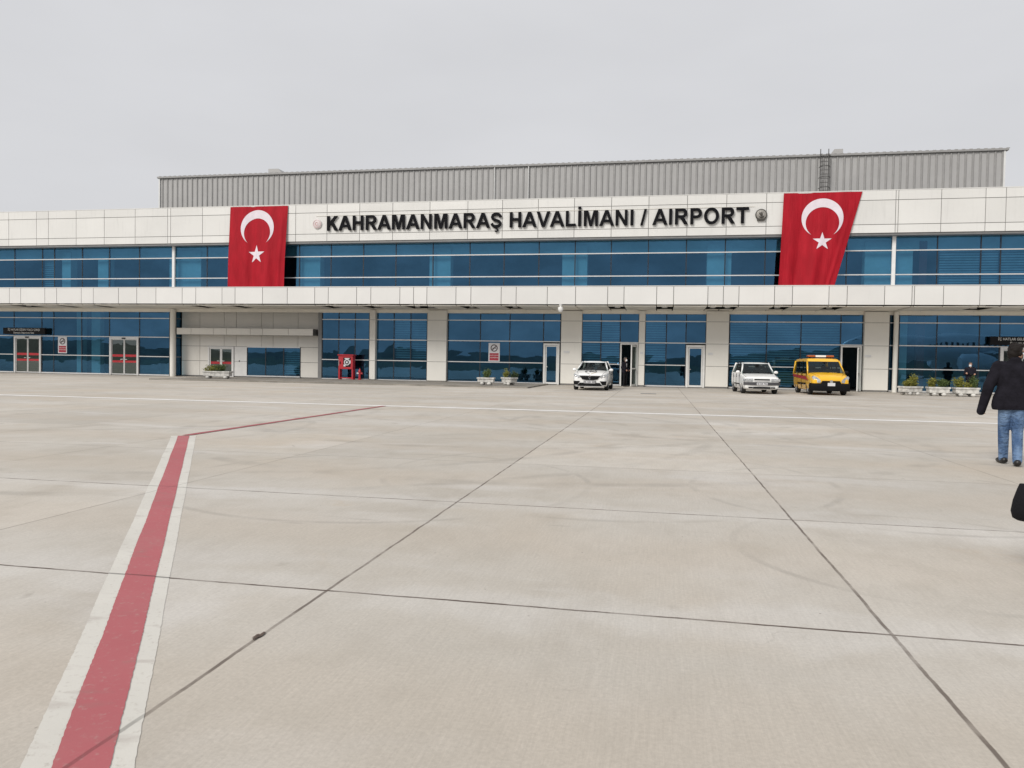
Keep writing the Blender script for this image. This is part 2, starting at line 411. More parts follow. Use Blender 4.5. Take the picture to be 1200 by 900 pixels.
def leafmat(name, a, b):
    m, nt, bs = newmat(name)
    g = nd(nt, 'ShaderNodeNewGeometry')
    nt.links.new(mixc(nt, g.outputs['Random Per Island'], a, b), bs.inputs['Base Color']); bs.inputs['Roughness'].default_value = .6
    return m
M['leaf_yel'] = leafmat('yellow_green_leaf', (.10, .12, .02), (.27, .25, .04))
M['leaf_grn'] = leafmat('green_leaf', (.035, .07, .018), (.12, .16, .04))
M['leaf_dark'] = leafmat('dark_leaf', (.02, .045, .018), (.07, .10, .03))
M['skin'] = mat('skin', (.46, .26, .18), .55, var=.12, vscale=20)
M['hair'] = mat('dark_hair', (.012, .009, .008), .6, spec=.2, var=.3, vscale=60, bump=.5, bscale=90)
M['grey_hair'] = mat('grey_hair', (.10, .09, .085), .6, var=.3, vscale=60)
M['jacket'] = mat('black_jacket_cloth', (.013, .012, .017), .9, spec=.12, var=.3, vscale=9, bump=1.0, bscale=9)
M['jacket2'] = mat('dark_navy_cloth', (.016, .015, .022), .9, spec=.12, var=.3, vscale=9, bump=.4, bscale=14)
M['trousers'] = mat('black_trousers', (.012, .012, .014), .9, spec=.12)
M['shoe'] = mat('black_shoe', (.010, .009, .009), .45)
M['mask'] = mat('surgical_mask', (.74, .78, .82), .8, var=.05)
M['shirt'] = mat('pale_shirt', (.62, .62, .64), .8)
M['bagm'] = mat('black_bag_fabric', (.008, .008, .010), .7, spec=.15, bump=.3, bscale=60)
def mk_denim():
    m, nt, b = newmat('blue_denim')
    tc = nd(nt, 'ShaderNodeTexCoord').outputs['Object']
    c = mixc(nt, remap(nt, noise(nt, scalev(nt, tc, (1, 1, .5)), 5, 4), .35, .7), (.035, .08, .18), (.19, .29, .45))
    c = mixc(nt, ma(nt, 'MULTIPLY', noise(nt, scalev(nt, tc, (6, 6, 1)), 60, 2), .35), c, (.10, .17, .29))
    nt.links.new(c, b.inputs['Base Color']); b.inputs['Roughness'].default_value = .9
    bn = nd(nt, 'ShaderNodeBump', ins={'Height': noise(nt, scalev(nt, tc, (1, 1, 1.6)), 16, 3), 'Strength': 1.0, 'Distance': .04}); nt.links.new(bn.outputs[0], b.inputs['Normal'])
    return m
M['denim'] = mk_denim()
def mk_flag():
    m, nt, b = newmat('red_flag_cloth')
    tc = nd(nt, 'ShaderNodeTexCoord').outputs['Object']
    c = mixc(nt, remap(nt, noise(nt, scalev(nt, tc, (2, 2, .5)), 1.0, 4), .3, .7), (.29, .0045, .013), (.37, .007, .018))
    nt.links.new(c, b.inputs['Base Color']); b.inputs['Roughness'].default_value = .7; b.inputs['Specular IOR Level'].default_value = .2
    bn = nd(nt, 'ShaderNodeBump', ins={'Height': noise(nt, scalev(nt, tc, (3, 3, .35)), 2.2, 3), 'Strength': .6, 'Distance': .06}); nt.links.new(bn.outputs[0], b.inputs['Normal'])
    return m
M['flag'] = mk_flag()
M['flag_white'] = mat('white_flag_cloth', (.66, .60, .65), .75, var=.05)

# ------------------------------------------------------------------ ground
D = 46.32            # plane of the glazing
FA = D-.6            # front of the top fascia
CF = 42.77           # front of the canopy
XL, XR = -66.0, 44.0
def sheet(name, x0, x1, y0, y1, z, m, nx=1, ny=1):
    b = MB()
    for i in range(nx):
        for j in range(ny):
            xa, xb = x0+(x1-x0)*i/nx, x0+(x1-x0)*(i+1)/nx; ya, yb = y0+(y1-y0)*j/ny, y0+(y1-y0)*(j+1)/ny
            b.quad((xa, ya, z), (xb, ya, z), (xb, yb, z), (xa, yb, z))
    return structure(b.build(name, m))
sheet('ground', -3500, 3500, -3500, 3500, -.03, M['grass'])
sheet('apron', -140, 140, -58, 90, 0, M['apron'])
def hills():
    b = MB(); n = 160; rng = random.Random(3)
    ph = [rng.uniform(0, 6.28) for _ in range(8)]
    lo, mid, hi = [], [], []
    for i in range(n+1):
        a = PI + PI*i/n; a2 = a*1.0
        h = 42 + 16*math.sin(5*a2+ph[0]) + 10*math.sin(11*a2+ph[1]) + 6*math.sin(23*a2+ph[2]) + 4*math.sin(47*a2+ph[3])
        for lst, r, z in ((lo, 2300, -.5), (mid, 2600, h*.7), (hi, 2900, h)):
            lst.append((r*math.cos(a), r*math.sin(a), z))
    b.loft([lo, mid, hi], caps=False, closed=False)
    structure(b.build('hills', M['hill'], smooth=True))
hills()
# guidance line: red band with white edges, ending in a thin red line that runs on to the terminal
def strip(name, a0, b0, a1, b1, z, m, n=40, jag=.004):
    b = MB(); rng = random.Random(len(name)); A, B = [], []
    for i in range(n+1):
        t = i/n
        pa = Vector((*a0, z)).lerp(Vector((*a1, z)), t); pb = Vector((*b0, z)).lerp(Vector((*b1, z)), t)
        w_ = .006*math.sin(t*31+len(name))+.004*math.sin(t*67+1)
        pa.x += w_*jag/.0022*.4; pb.x += .004*math.sin(t*43+2)*jag/.0022*.5
        A.append(pa+Vector((rng.uniform(-jag, jag), 0, 0))); B.append(pb+Vector((rng.uniform(-jag, jag), 0, 0)))
    b.loft([A, B], caps=False, closed=False)
    return structure(b.build(name, m))
def ext(p, q, t): return (p[0]+(q[0]-p[0])*t, p[1]+(q[1]-p[1])*t)
o0, r0, r1, o1 = (-1.985, 2.05), (-1.888, 2.07), (-1.705, 2.11), (-1.632, 2.13)
O0, R0, R1, O1 = (-7.97, 11.36), (-7.97, 11.55), (-7.87, 11.62), (-7.64, 11.42)
O0 = (-8.00, 11.33); R0 = (-7.905, 11.37); R1 = (-7.745, 11.45); O1 = (-7.655, 11.5)
b0 = -.25
strip('white_edge_marking', ext(o0, O0, b0), ext(o1, O1, b0), O0, O1, .002, M['white_paint'], 700, .0022)
strip('red_marking', ext(r0, R0, b0), ext(r1, R1, b0), R0, R1, .0045, M['red_paint'], 700, .0022)
strip('thin_red_marking', (-7.90, 11.46), (-7.76, 11.52), (-7.86, 20.8), (-7.72, 20.8), .008, M['thin_red'], 60)
strip('white_line_marking', (-60, 20.76), (-60, 21.08), (40, 20.76), (40, 21.08), .004, M['line_paint'], 200, .02)
strip('faint_white_line_marking', (-13.5, 27.6), (-13.5, 27.75), (14.5, 28.6), (14.5, 28.75), .004, M['white_paint'], 80, .02)
def pavement():
    b = MB()
    b.box(-28.6, -6.6, 38.6, D-.33, .001, .07)
    b.box(-28.6, -6.6, 38.45, 38.6, .0, .085)
    structure(b.build('pavement', M['pave']))
pavement()
# crumbled joint in the foreground
def spall():
    b = MB(); rng = random.Random(5); n = 18
    pts = []
    for i in range(n):
        a = 2*PI*i/n; r = rng.uniform(.5, 1.15)
        pts.append((-1.845+.018*r*math.cos(a), 3.27+.06*r*math.sin(a), .0055))
    b.add(pts, (tuple(range(n)),))
    structure(b.build('joint_filler_patch', mat('crumbled_filler', (.10, .07, .055), .9, var=.5, vscale=60, bump=.6, bscale=80)))
spall()

# ------------------------------------------------------------------ terminal building
T = empty('terminal_building', (0, 0, 0), 0, 'long two storey white airport terminal with blue glass bands and a canopy', 'building')
FJ = [-61, -58.5, -56.3, -54.1, -51.9, -49.6, -47.4, -45.15, -42.88, -41.92, -39.70, -37.49, -35.10, -32.63, -32.41, -30.04, -27.8, -25.55, -23.33, -21.15, -18.92, -16.70, -14.25, -11.80, -9.60, -7.37, -5.16, -2.93, -.73, 1.50, 3.73, 5.95, 8.2, 10.5, 12.87, 13.01, 15.21, 17.44, 18.45, 20.7, 22.9, 25.1, 27.4, 29.6, 31.8, 34]
CJ = [-61, -58, -56.2, -54, -53, -51, -49, -47.9, -46, -45, -43.2, -42.2, -41.33, -39.49, -38.60, -36.76, -35.87, -34.03, -32.71, -31.34, -29.49, -28.54, -26.73, -25.84, -23.99, -22.34, -20.54, -19.66, -17.84, -16.94, -15.12, -14.27, -13.45, -11.68, -10.78, -8.98, -8.10, -6.29, -4.67, -2.86, -1.95, -.15, .77, 2.61, 3.43, 4.25, 6.10, 7.02, 8.87, 9.78, 11.63, 12.96, 13.08, 14.47, 16.19, 17.19, 19, 20, 21.8, 22.8, 24.6, 25.6, 27.4, 28.4, 30.2, 31.2, 34]
def panel_wall(name, xs, zs, y, m, thick=.05, gap=.032, tilt=.003, parent=T):
    b = MB(); rng = random.Random(int(abs(xs[0]*10)+zs[0]*7))
    for x0, x1 in zip(xs, xs[1:]):
        for z0, z1 in zip(zs, zs[1:]):
            g = gap/2; dy = [rng.uniform(-tilt, tilt) for _ in range(4)]
            f = [(x0+g, y+dy[0], z0+g), (x1-g, y+dy[1], z0+g), (x1-g, y+dy[2], z1-g), (x0+g, y+dy[3], z1-g)]
            bk = [(p[0], y+thick, p[2]) for p in f]
            b.add(f+bk, ((0, 1, 2, 3), (0, 4, 5, 1), (1, 5, 6, 2), (2, 6, 7, 3), (3, 7, 4, 0)))
    return b.build(name, m, parent)
fz = [8.95, 9.43, 10.79, 11.33]
fascia = panel_wall('fascia', FJ, fz, FA, M['panel'])
b = MB(); b.box(FJ[0], FJ[-1], FA+.03, D+.1, 8.97, 11.30); b.build('fascia_backing', M['panel_dark'], fascia)
b = MB(); b.box(FJ[0], FJ[-1], FA+.02, D+1.2, 11.33, 11.37); b.build('parapet_cap', M['panel'], fascia)
b = MB(); b.box(FJ[0], FJ[-1], FA+.06, D-.05, 8.83, 8.95); b.build('drip_flashing', M['flash'], fascia)
# canopy
canopy = panel_wall('canopy', CJ, [4.68, 5.70], CF, M['canopy_panel'], gap=.034)
b = MB(); b.box(CJ[0], CJ[-1], CF+.03, CF+.25, 4.70, 5.68); b.build('canopy_backing', M['panel_dark'], canopy)
b = MB(); b.box(CJ[0], CJ[-1], CF+.01, D-.06, 5.70, 5.74); b.build('canopy_roof', M['canopy_panel'], canopy)
b = MB(); b.box(CJ[0], CJ[-1], CF+.25, D-.02, 4.86, 5.0); b.build('soffit_backing', M['soffit_slot'], canopy)
b = MB(); 
for x0, x1 in zip(CJ, CJ[1:]):
    w = x1-x0
    if w > 1.25: b.box(x0+.03, x1-.03, CF+.12, D-.04, 4.60, 4.64)
    else:
        b.box(x0+.03, x1-.03, CF+.12, CF+.42, 4.60, 4.64)
        b.box(x0+.03, x1-.03, D-.75, D-.04, 4.60, 4.64)
        if w > .5 and -50 < x0 < 24:
            for yy in (CF+1.0, CF+2.1):
                MB().lathe([(.14, 4.70), (.16, 4.66), (.16, 4.84), (.13, 4.84)], ((x0+x1)/2, yy, 0), 14).build('downlight', M['alu_white'], canopy, 40)
b.build('soffit', M['soffit'], canopy)
b = MB(); b.box(CJ[0], CJ[-1], D-.10, D-.03, 4.40, 4.60); b.build('glazing_header', M['soffit'], T)

# upper storey glazing: one bay between two mullions is a window
def glazed_bay(xs, zs, y, gm=None, thick=True, tz=None, ends=(True, True), name='window', parent=T, skip=None, mull=.06, tr=.055, slab=.02):
    """xs: mullion lines, zs: transom lines.  skip(i,j) leaves a pane out (a door stands there)"""
    g = MB(); rng = random.Random(int(abs(xs[0]*100)+abs(zs[-1]*10)))
    for i, (x0, x1) in enumerate(zip(xs, xs[1:])):
        for j, (z0, z1) in enumerate(zip(zs, zs[1:])):
            if skip and skip(i, j): continue
            d = [rng.uniform(-.0022, .0022) for _ in range(4)]
            g.quad((x0, y+d[0], z0), (x1, y+d[1], z0), (x1, y+d[2], z1), (x0, y+d[3], z1))
    o = g.build(name, gm or M['glass'], parent)
    f = MB()
    for i, x in enumerate(xs):
        if i in (0, len(xs)-1) and not ends[0 if i == 0 else 1]: continue
        f.mi(0).box(x-mull/2, x+mull/2, y-.014, y+.10, zs[0], zs[-1])
    for j, z in enumerate(zs):
        f.mi(1)
        segs = [[xs[0], xs[-1]]]
        if skip and 0 < j < len(zs)-1:
            segs = []
            for i in range(len(xs)-1):
                if skip(i, j-1) and skip(i, j): continue
                if segs and segs[-1][1] == xs[i]: segs[-1][1] = xs[i+1]
                else: segs.append([xs[i], xs[i+1]])
        if skip and j == 0:
            segs = []
            for i in range(len(xs)-1):
                if skip(i, 0): continue
                if segs and segs[-1][1] == xs[i]: segs[-1][1] = xs[i+1]
                else: segs.append([xs[i], xs[i+1]])
        h = tr if 0 < j < len(zs)-1 else .07
        if j == len(zs)-1 and not tz: continue
        for a, c in segs:
            if j == 0: f.box(a, c, y-.07, y+.09, z-.015, z+h)
            else: f.box(a, c, y-.075, y+.08, z-h/2, z+h/2)
    f.build('frame', [M['mullion'], M['alu']], o)
    return o
UM = [-61, -58.5, -56.3, -54.1, -51.9, -49.7, -47.5, -45.24, -42.95, -41.97, -39.72, -37.55, -35.21, -32.52, -30.06, -27.8, -25.6, -23.34, -21.11, -18.87, -16.66, -14.19, -11.77, -9.57, -7.37, -5.13, -2.93, -.71, 1.52, 3.76, 6.02, 8.25, 10.5, 12.98, 15.28, 17.51, 18.50, 20.7, 22.9, 25.1, 27.4, 29.6, 31.8, 34]
for x0, x1 in zip(UM, UM[1:]):
    glazed_bay([x0, x1], [5.72, 6.68, 8.05, 8.93], D, ends=(True, False), tr=.06)
for x in (-32.52, 12.98):
    b = MB(); b.box(x-.10, x+.10, D-.16, D-.016, 5.72, 8.85, .02); b.build('expansion_post', M['alu_white'], T)

# ground storey
GZ = [.04, 1.33, 2.66, 3.95, 4.42]
k3 = (D-.3)/D
def pier(x0, x1, name='pier'):
    x0, x1 = x0*k3, x1*k3
    o = panel_wall(name, [x0, x1], [.09, 1.30, 2.62, 3.93, 4.56], D-.3, M['pier'], gap=.022)
    b = MB(); b.box(x0+.02, x1-.02, D-.27, D+.3, .0, 4.55); b.build('pier_core', M['panel_dark'], o)
    b = MB(); b.box(x0-.0, x0+.022, D-.25, D+.1, .09, 4.55); b.box(x1-.022, x1, D-.25, D+.1, .09, 4.55); b.build('return_panel', M['pier'], o)
    return o
for x0, x1 in ((-18.41, -18.01), (-14.51, -13.23), (-5.91, -4.63), (-1.17, -.80), (2.79, 4.09), (11.58, 12.91)): pier(x0, x1)
# left glazing block
XLL = [-58.5, -56.3, -54.0, -51.8, -49.6, -47.4, -45.31, -43.00, -42.03, -39.77, -37.55, -35.19, -32.87]
glazed_bay(XLL, GZ, D, tz=True, skip=lambda i, j: j < 2 and i in (6, 10))
glazed_bay([-21.67, -20.52, -19.39, -18.41], GZ, D, tz=True)
glazed_bay([-17.93, -16.73, -15.60, -14.51], GZ, D, tz=True)
glazed_bay([-13.14, -11.02, -9.13, -7.00, -5.94], GZ, D, tz=True, skip=lambda i, j: i == 3 and j < 2)
glazed_bay([-4.61, -3.45, -2.29, -1.17], GZ, D, tz=True, skip=lambda i, j: i == 2 and j < 2)
glazed_bay([-.79, .46, 1.61, 2.77], GZ, D, tz=True, skip=lambda i, j: i == 2 and j < 2)
glazed_bay([4.12, 6.23, 8.13, 10.30, 11.50], GZ, D, tz=True, skip=lambda i, j: i == 3 and j < 2)
glazed_bay([13.42, 15.39, 17.57, 18.60, 20.85, 23.0, 25.2, 27.4, 29.6, 31.8, 34], GZ, D, tz=True, skip=lambda i, j: i == 3 and j < 2)
glazed_bay([12.93, 13.30], GZ, D+.02, tz=True)
# round columns
for x in (-32.64, 13.26):
    b = MB(); b.lathe([(.19 if x < 0 else .13, 0), (.19 if x < 0 else .13, 4.56)], (x*.994, D-.26, 0), 24); b.build('round_column', M['pier'], T, 40)
# return of the left block
b = MB(); b.quad((-32.42, D-.0, .05), (-32.42, D+.62, .05), (-32.42, D+.62, 4.5), (-32.42, D, 4.5)); o = b.build('return_window', M['glass'], T)
b = MB()
for z in (.04, 1.33, 2.66, 3.95): b.box(-32.44, -32.39, D+.02, D+.60, z-.025, z+.025)
b.box(-32.45, -32.39, D-.03, D+.03, .05, 4.5); b.build('frame', M['flash'], o)
b = MB(); b.box(-21.95, -21.70, D-.05, D+.62, .0, 4.5); b.build('corner_post', M['flash'], T)
# cream recessed wall with its ledge
YC = D+.6; kc = YC/D
cx = [x*kc for x in (-31.95, -30.58, -28.77, -27.87, -26.04, -25.19, -23.40, -21.75)]
cream = panel_wall('entrance_wall', cx, [2.11, 3.0, 4.5], YC, M['cream'], gap=.025)
panel_wall('lower_panels', [x*kc for x in (-31.95, -30.58, -29.95)], [.09, 1.10, 2.11], YC, M['cream'], gap=.025, parent=cream)
panel_wall('lower_panels', [x*kc for x in (-23.20, -21.75)], [.09, 1.10, 2.11], YC, M['cream'], gap=.025, parent=cream)
panel_wall('service_panel', [x*kc for x in (-28.0, -27.07)], [.09, 1.10, 2.11], YC-.02, M['alu_white'], gap=.02, parent=cream)
b = MB(); b.box(-27.62*kc-.03, -27.62*kc+.03, YC-.05, YC-.01, 1.08, 1.17); b.build('lock', M['black'], cream)
b = MB(); b.box(cx[0], cx[1]+.6, YC+.03, YC+.2, 0, 4.5); b.box(cx[-1]-1.4, cx[-1], YC+.03, YC+.2, 0, 4.5); b.box(cx[0], cx[-1], YC+.03, YC+.2, 2.13, 4.5); b.box(-28.0*kc, -27.07*kc, YC+.03, YC+.2, 0, 2.13)
b.build('wall_core', M['panel_dark'], cream)
kl = (D-.35)/D
lx = [x*kl for x in (-32.35, -31.25, -29.55, -28.6, -26.85, -25.95, -24.1, -22.35)]
ledge = panel_wall('door_ledge', lx, [2.86, 3.31], D-.35, M['cream'], gap=.025)
b = MB(); b.box(lx[0]+.01, lx[-1]-.01, D-.31, YC+.02, 2.88, 3.30); b.build('ledge_body', M['flash'], ledge)
glazed_bay([x*kc for x in (-27.05, -25.71, -24.41, -23.22)], [.10, 2.09], YC, tz=True)
# doors
def swing_door(x0, x1, ztop, y, leaves=1, glass=None, red=False, openleaf=None, frame=M['alu_white'], fw=.11, slide=False):
    b = MB(); b.box(x0, x0+fw, y-.08, y+.08, .02, ztop); b.box(x1-fw, x1, y-.08, y+.08, .02, ztop); b.box(x0+fw, x1-fw, y-.08, y+.08, ztop-fw, ztop)
    o = b.build('door', frame, T)
    w = (x1-x0-2*fw)/leaves
    for k in range(leaves):
        if openleaf == k: continue
        a, c = x0+fw+k*w+.01, x0+fw+(k+1)*w-.01; lw = .07 if not slide else .045
        l = MB(); yy = y+.0
        l.box(a, a+lw, yy-.03, yy+.03, .04, ztop-fw-.01); l.box(c-lw, c, yy-.03, yy+.03, .04, ztop-fw-.01)
        l.box(a+lw, c-lw, yy-.03, yy+.03, .04, .04+lw*1.6); l.box(a+lw, c-lw, yy-.03, yy+.03, ztop-fw-.01-lw, ztop-fw-.01)
        l.build('leaf_frame', frame, o)
        g = MB(); g.quad((a+lw, yy, .1), (c-lw, yy, .1), (c-lw, yy, ztop-fw-.05), (a+lw, yy, ztop-fw-.05)); g.build('pane', glass or M['glass'], o)
        if red:
            s = MB()
            for z in ((1.28, 1.44), (.88, 1.02)) if slide else ((.90, 1.06),): s.box(a+lw+.005, c-lw-.005, yy-.008, yy-.003, z[0], z[1])
            s.build('safety_stripe', M['red'], o)
        h = MB(); hx = c-.16 if (k == 0 and leaves == 2) else a+.16
        if leaves == 1: hx = a+.06
        h.tube([(hx-.08 if leaves == 2 else hx, yy-.035, 1.10), (hx-.08 if leaves == 2 else hx, yy-.08, 1.10), (hx+.08, yy-.08, 1.10), (hx+.08, yy-.035, 1.10)], .016, 8)
        h.build('handle', M['alu'], o)
    return o
for xa, xb in ((-45.27, -43.04), (-37.51, -35.23)):
    o = swing_door(xa, xb, 2.63, D, 2, M['glass_door'], True, fw=.13, slide=True, frame=M['alu'])
    b = MB(); xm = (xa+xb)/2; b.box(xm-.14, xm+.14, D-.13, D-.085, 2.52, 2.60, .01); b.build('motion_sensor', M['black'], o)
swing_door(18.64, 20.81, 2.63, D, 2, M['glass_door'], True, fw=.13, slide=True, frame=M['alu'])
swing_door(-29.93*kc, -28.02*kc, 2.10, YC, 2, M['glass_door'], True, fw=.10)
swing_door(-6.98, -5.98, 2.55, D, 1, M['glass'], fw=.12)
swing_door(1.64, 2.74, 2.55, D, 1, M['glass'], fw=.13)
def open_door(x0, x1, hinge_right=True):
    o = swing_door(x0, x1, 2.62, D, 1, openleaf=0, fw=.09)
    w = x1-x0-.2
    l = MB(); l.box(-.02, .06, -.03, .03, .03, 2.5); l.box(w-.08, w, -.03, .03, .03, 2.5); l.box(.06, w-.08, -.03, .03, .03, .15); l.box(.06, w-.08, -.03, .03, 2.4, 2.5); l.box(.06, w-.08, -.03, .03, 1.05, 1.12)
    lf = l.build('leaf_frame', M['alu_white'], o); lf.location = (x1-.11, D+.02, 0); lf.rotation_euler = (0, 0, R(252))
    g = MB(); g.quad((.06, 0, .12), (w-.08, 0, .12), (w-.08, 0, 2.42), (.06, 0, 2.42)); gp = g.build('pane', M['glass_door'], o); gp.location = lf.location; gp.rotation_euler = lf.rotation_euler
    # fixed side light
    return o
open_door(-2.27, -1.19); open_door(10.32, 11.45)
# interior, as it shows through the glass
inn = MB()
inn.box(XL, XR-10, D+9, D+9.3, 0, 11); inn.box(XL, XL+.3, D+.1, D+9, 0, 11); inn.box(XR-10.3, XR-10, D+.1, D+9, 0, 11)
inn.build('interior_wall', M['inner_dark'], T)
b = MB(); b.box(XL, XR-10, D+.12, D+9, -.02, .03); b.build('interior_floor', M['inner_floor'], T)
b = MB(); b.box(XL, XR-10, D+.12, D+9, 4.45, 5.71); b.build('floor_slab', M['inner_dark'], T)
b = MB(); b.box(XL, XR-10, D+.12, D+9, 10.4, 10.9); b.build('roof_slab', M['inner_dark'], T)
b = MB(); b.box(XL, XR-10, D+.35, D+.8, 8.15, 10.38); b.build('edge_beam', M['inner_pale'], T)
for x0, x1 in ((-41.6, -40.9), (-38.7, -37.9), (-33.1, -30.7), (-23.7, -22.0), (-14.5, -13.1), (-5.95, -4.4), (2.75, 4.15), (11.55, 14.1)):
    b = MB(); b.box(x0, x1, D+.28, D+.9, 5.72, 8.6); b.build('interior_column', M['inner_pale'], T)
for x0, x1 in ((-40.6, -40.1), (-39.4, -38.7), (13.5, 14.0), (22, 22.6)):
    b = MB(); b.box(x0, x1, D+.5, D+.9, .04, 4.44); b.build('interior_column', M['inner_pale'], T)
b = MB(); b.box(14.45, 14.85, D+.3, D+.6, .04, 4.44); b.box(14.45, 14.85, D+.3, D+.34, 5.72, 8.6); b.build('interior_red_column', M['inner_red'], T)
rng = random.Random(11)
for k in range(26):                                # furniture and counters inside, dim behind the glass
    x = rng.uniform(-44, 30); y = D+rng.uniform(1.5, 7); w = rng.uniform(.5, 1.6); MB().box(x, x+w, y, y+.6, .03, rng.uniform(.8, 1.9)).build('interior_counter', M['inner_dark'], T)
# blinds
def blind(x0, x1, z0, z1):
    b = MB(); z = z0
    while z < z1:
        b.add([(x0, D+.16, z), (x1, D+.16, z), (x1, D+.125, z+.095), (x0, D+.125, z+.095)], ((0, 1, 2, 3),)); z += .145
    b.build('blind', M['blind'], T)
for x0, x1, z0, z1 in ((-16.68, -15.64, 1.5, 3.9), (-15.55, -14.6, 1.5, 3.9), (-4.55, -3.5, .6, 3.9), (-3.4, -2.34, 1.4, 3.9), (-.75, .42, 1.5, 3.9), (4.2, 6.18, .3, 3.9), (6.28, 8.08, .3, 3.9), (8.18, 10.25, 1.3, 3.9), (15.44, 17.5, 5.9, 8.0), (17.6, 18.45, 5.9, 8.0), (18.6, 20.6, 5.9, 8.0), (-42.9, -42.0, 5.9, 8.0)):
    blind(x0, x1, z0, z1)
b = MB()
z = .3
while z < 2.0: b.add([(-24.4*kc, YC+.16, z), (-23.3*kc, YC+.16, z), (-23.3*kc, YC+.125, z+.095), (-24.4*kc, YC+.125, z+.095)], ((0, 1, 2, 3),)); z += .145
b.build('blind', M['blind'], T)
# metal hall on the roof
RY = D+12
hall = MB(); hall.box(-42.4, 23.4, RY, RY+22, 10.9, 16.62); hallo = hall.build('metal_hall', M['clad'], T)
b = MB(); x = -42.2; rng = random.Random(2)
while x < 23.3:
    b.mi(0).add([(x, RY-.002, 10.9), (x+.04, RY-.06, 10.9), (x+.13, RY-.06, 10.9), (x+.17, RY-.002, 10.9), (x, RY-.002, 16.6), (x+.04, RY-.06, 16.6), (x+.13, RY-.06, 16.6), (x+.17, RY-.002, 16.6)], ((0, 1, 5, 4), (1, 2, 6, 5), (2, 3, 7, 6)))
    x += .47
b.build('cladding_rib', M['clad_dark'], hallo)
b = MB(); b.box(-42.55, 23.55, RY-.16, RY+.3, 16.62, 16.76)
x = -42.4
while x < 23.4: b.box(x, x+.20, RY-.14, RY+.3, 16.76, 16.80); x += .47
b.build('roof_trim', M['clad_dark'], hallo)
b = MB()
for x in (-42.38, 23.32): b.box(x-.06, x+.06, RY-.09, RY-.02, 10.9, 16.62)
b.build('corner_trim', M['alu_white'], hallo)
for x in (-12.9, -10.2):
    b = MB(); b.tube([(x, RY-.13, 10.9), (x, RY-.13, 16.6)], .035, 8); b.build('drain_pipe', M['alu_white'], hallo)
def roof_vent(x0, x1, rev):
    b = MB(); z0, z1 = 16.72, 17.35; xm = x0+(x1-x0)*.6
    p = [(x0, z0), (x1, z0), (xm, z1), (x0, z1)] if not rev else [(x0, z0), (x1, z0), (x1, z1), (x1-(xm-x0), z1)]
    b.prism(p, RY+.8, RY+2.0); return b.build('roof_vent', M['clad'], hallo)
roof_vent(-32.7, -31.2, False); roof_vent(11.95, 12.95, True)
def ladder():
    b = MB(); x0, x1 = 11.2, 11.75; y = RY-.25
    for x in (x0, x1): b.tube([(x, y, 11.2), (x, y, 17.1)], .03, 8)
    o = b.build('ladder', M['ladder'], hallo)
    b = MB(); z = 11.4
    while z < 16.8: b.tube([(x0, y, z), (x1, y, z)], .018, 6); z += .3
    b.build('rung', M['ladder'], o)
    b = MB(); z = 12.0
    while z < 16.9:
        pts = [((x0+x1)/2+.38*math.cos(a), y-.02-.62*math.sin(a), z) for a in [PI*i/10 for i in range(11)]]
        b.tube(pts, .022, 6); z += .75
    for a in (.5, PI/2, PI-.5):
        b.tube([((x0+x1)/2+.38*math.cos(a), y-.02-.62*math.sin(a), 12.0), ((x0+x1)/2+.38*math.cos(a), y-.02-.62*math.sin(a), 16.6)], .016, 6)
    b.build('safety_cage', M['ladder'], o)
ladder()
# number plates of the bays
for x, w in ((-5.55, .36), (3.05, .28), (11.8, .34), (-.98, .16)):
    b = MB(); b.box(x*k3-w/2, x*k3+w/2, D-.325, D-.308, 1.98, 2.10); b.build('bay_plate', M['alu'], T)
# cable duct above the lettering
b = MB(); b.tube([(-21.9, FA-.03, 10.58), (5.3, FA-.03, 10.58)], .012, 6); b.build('cable_duct', M['soffit'], T)

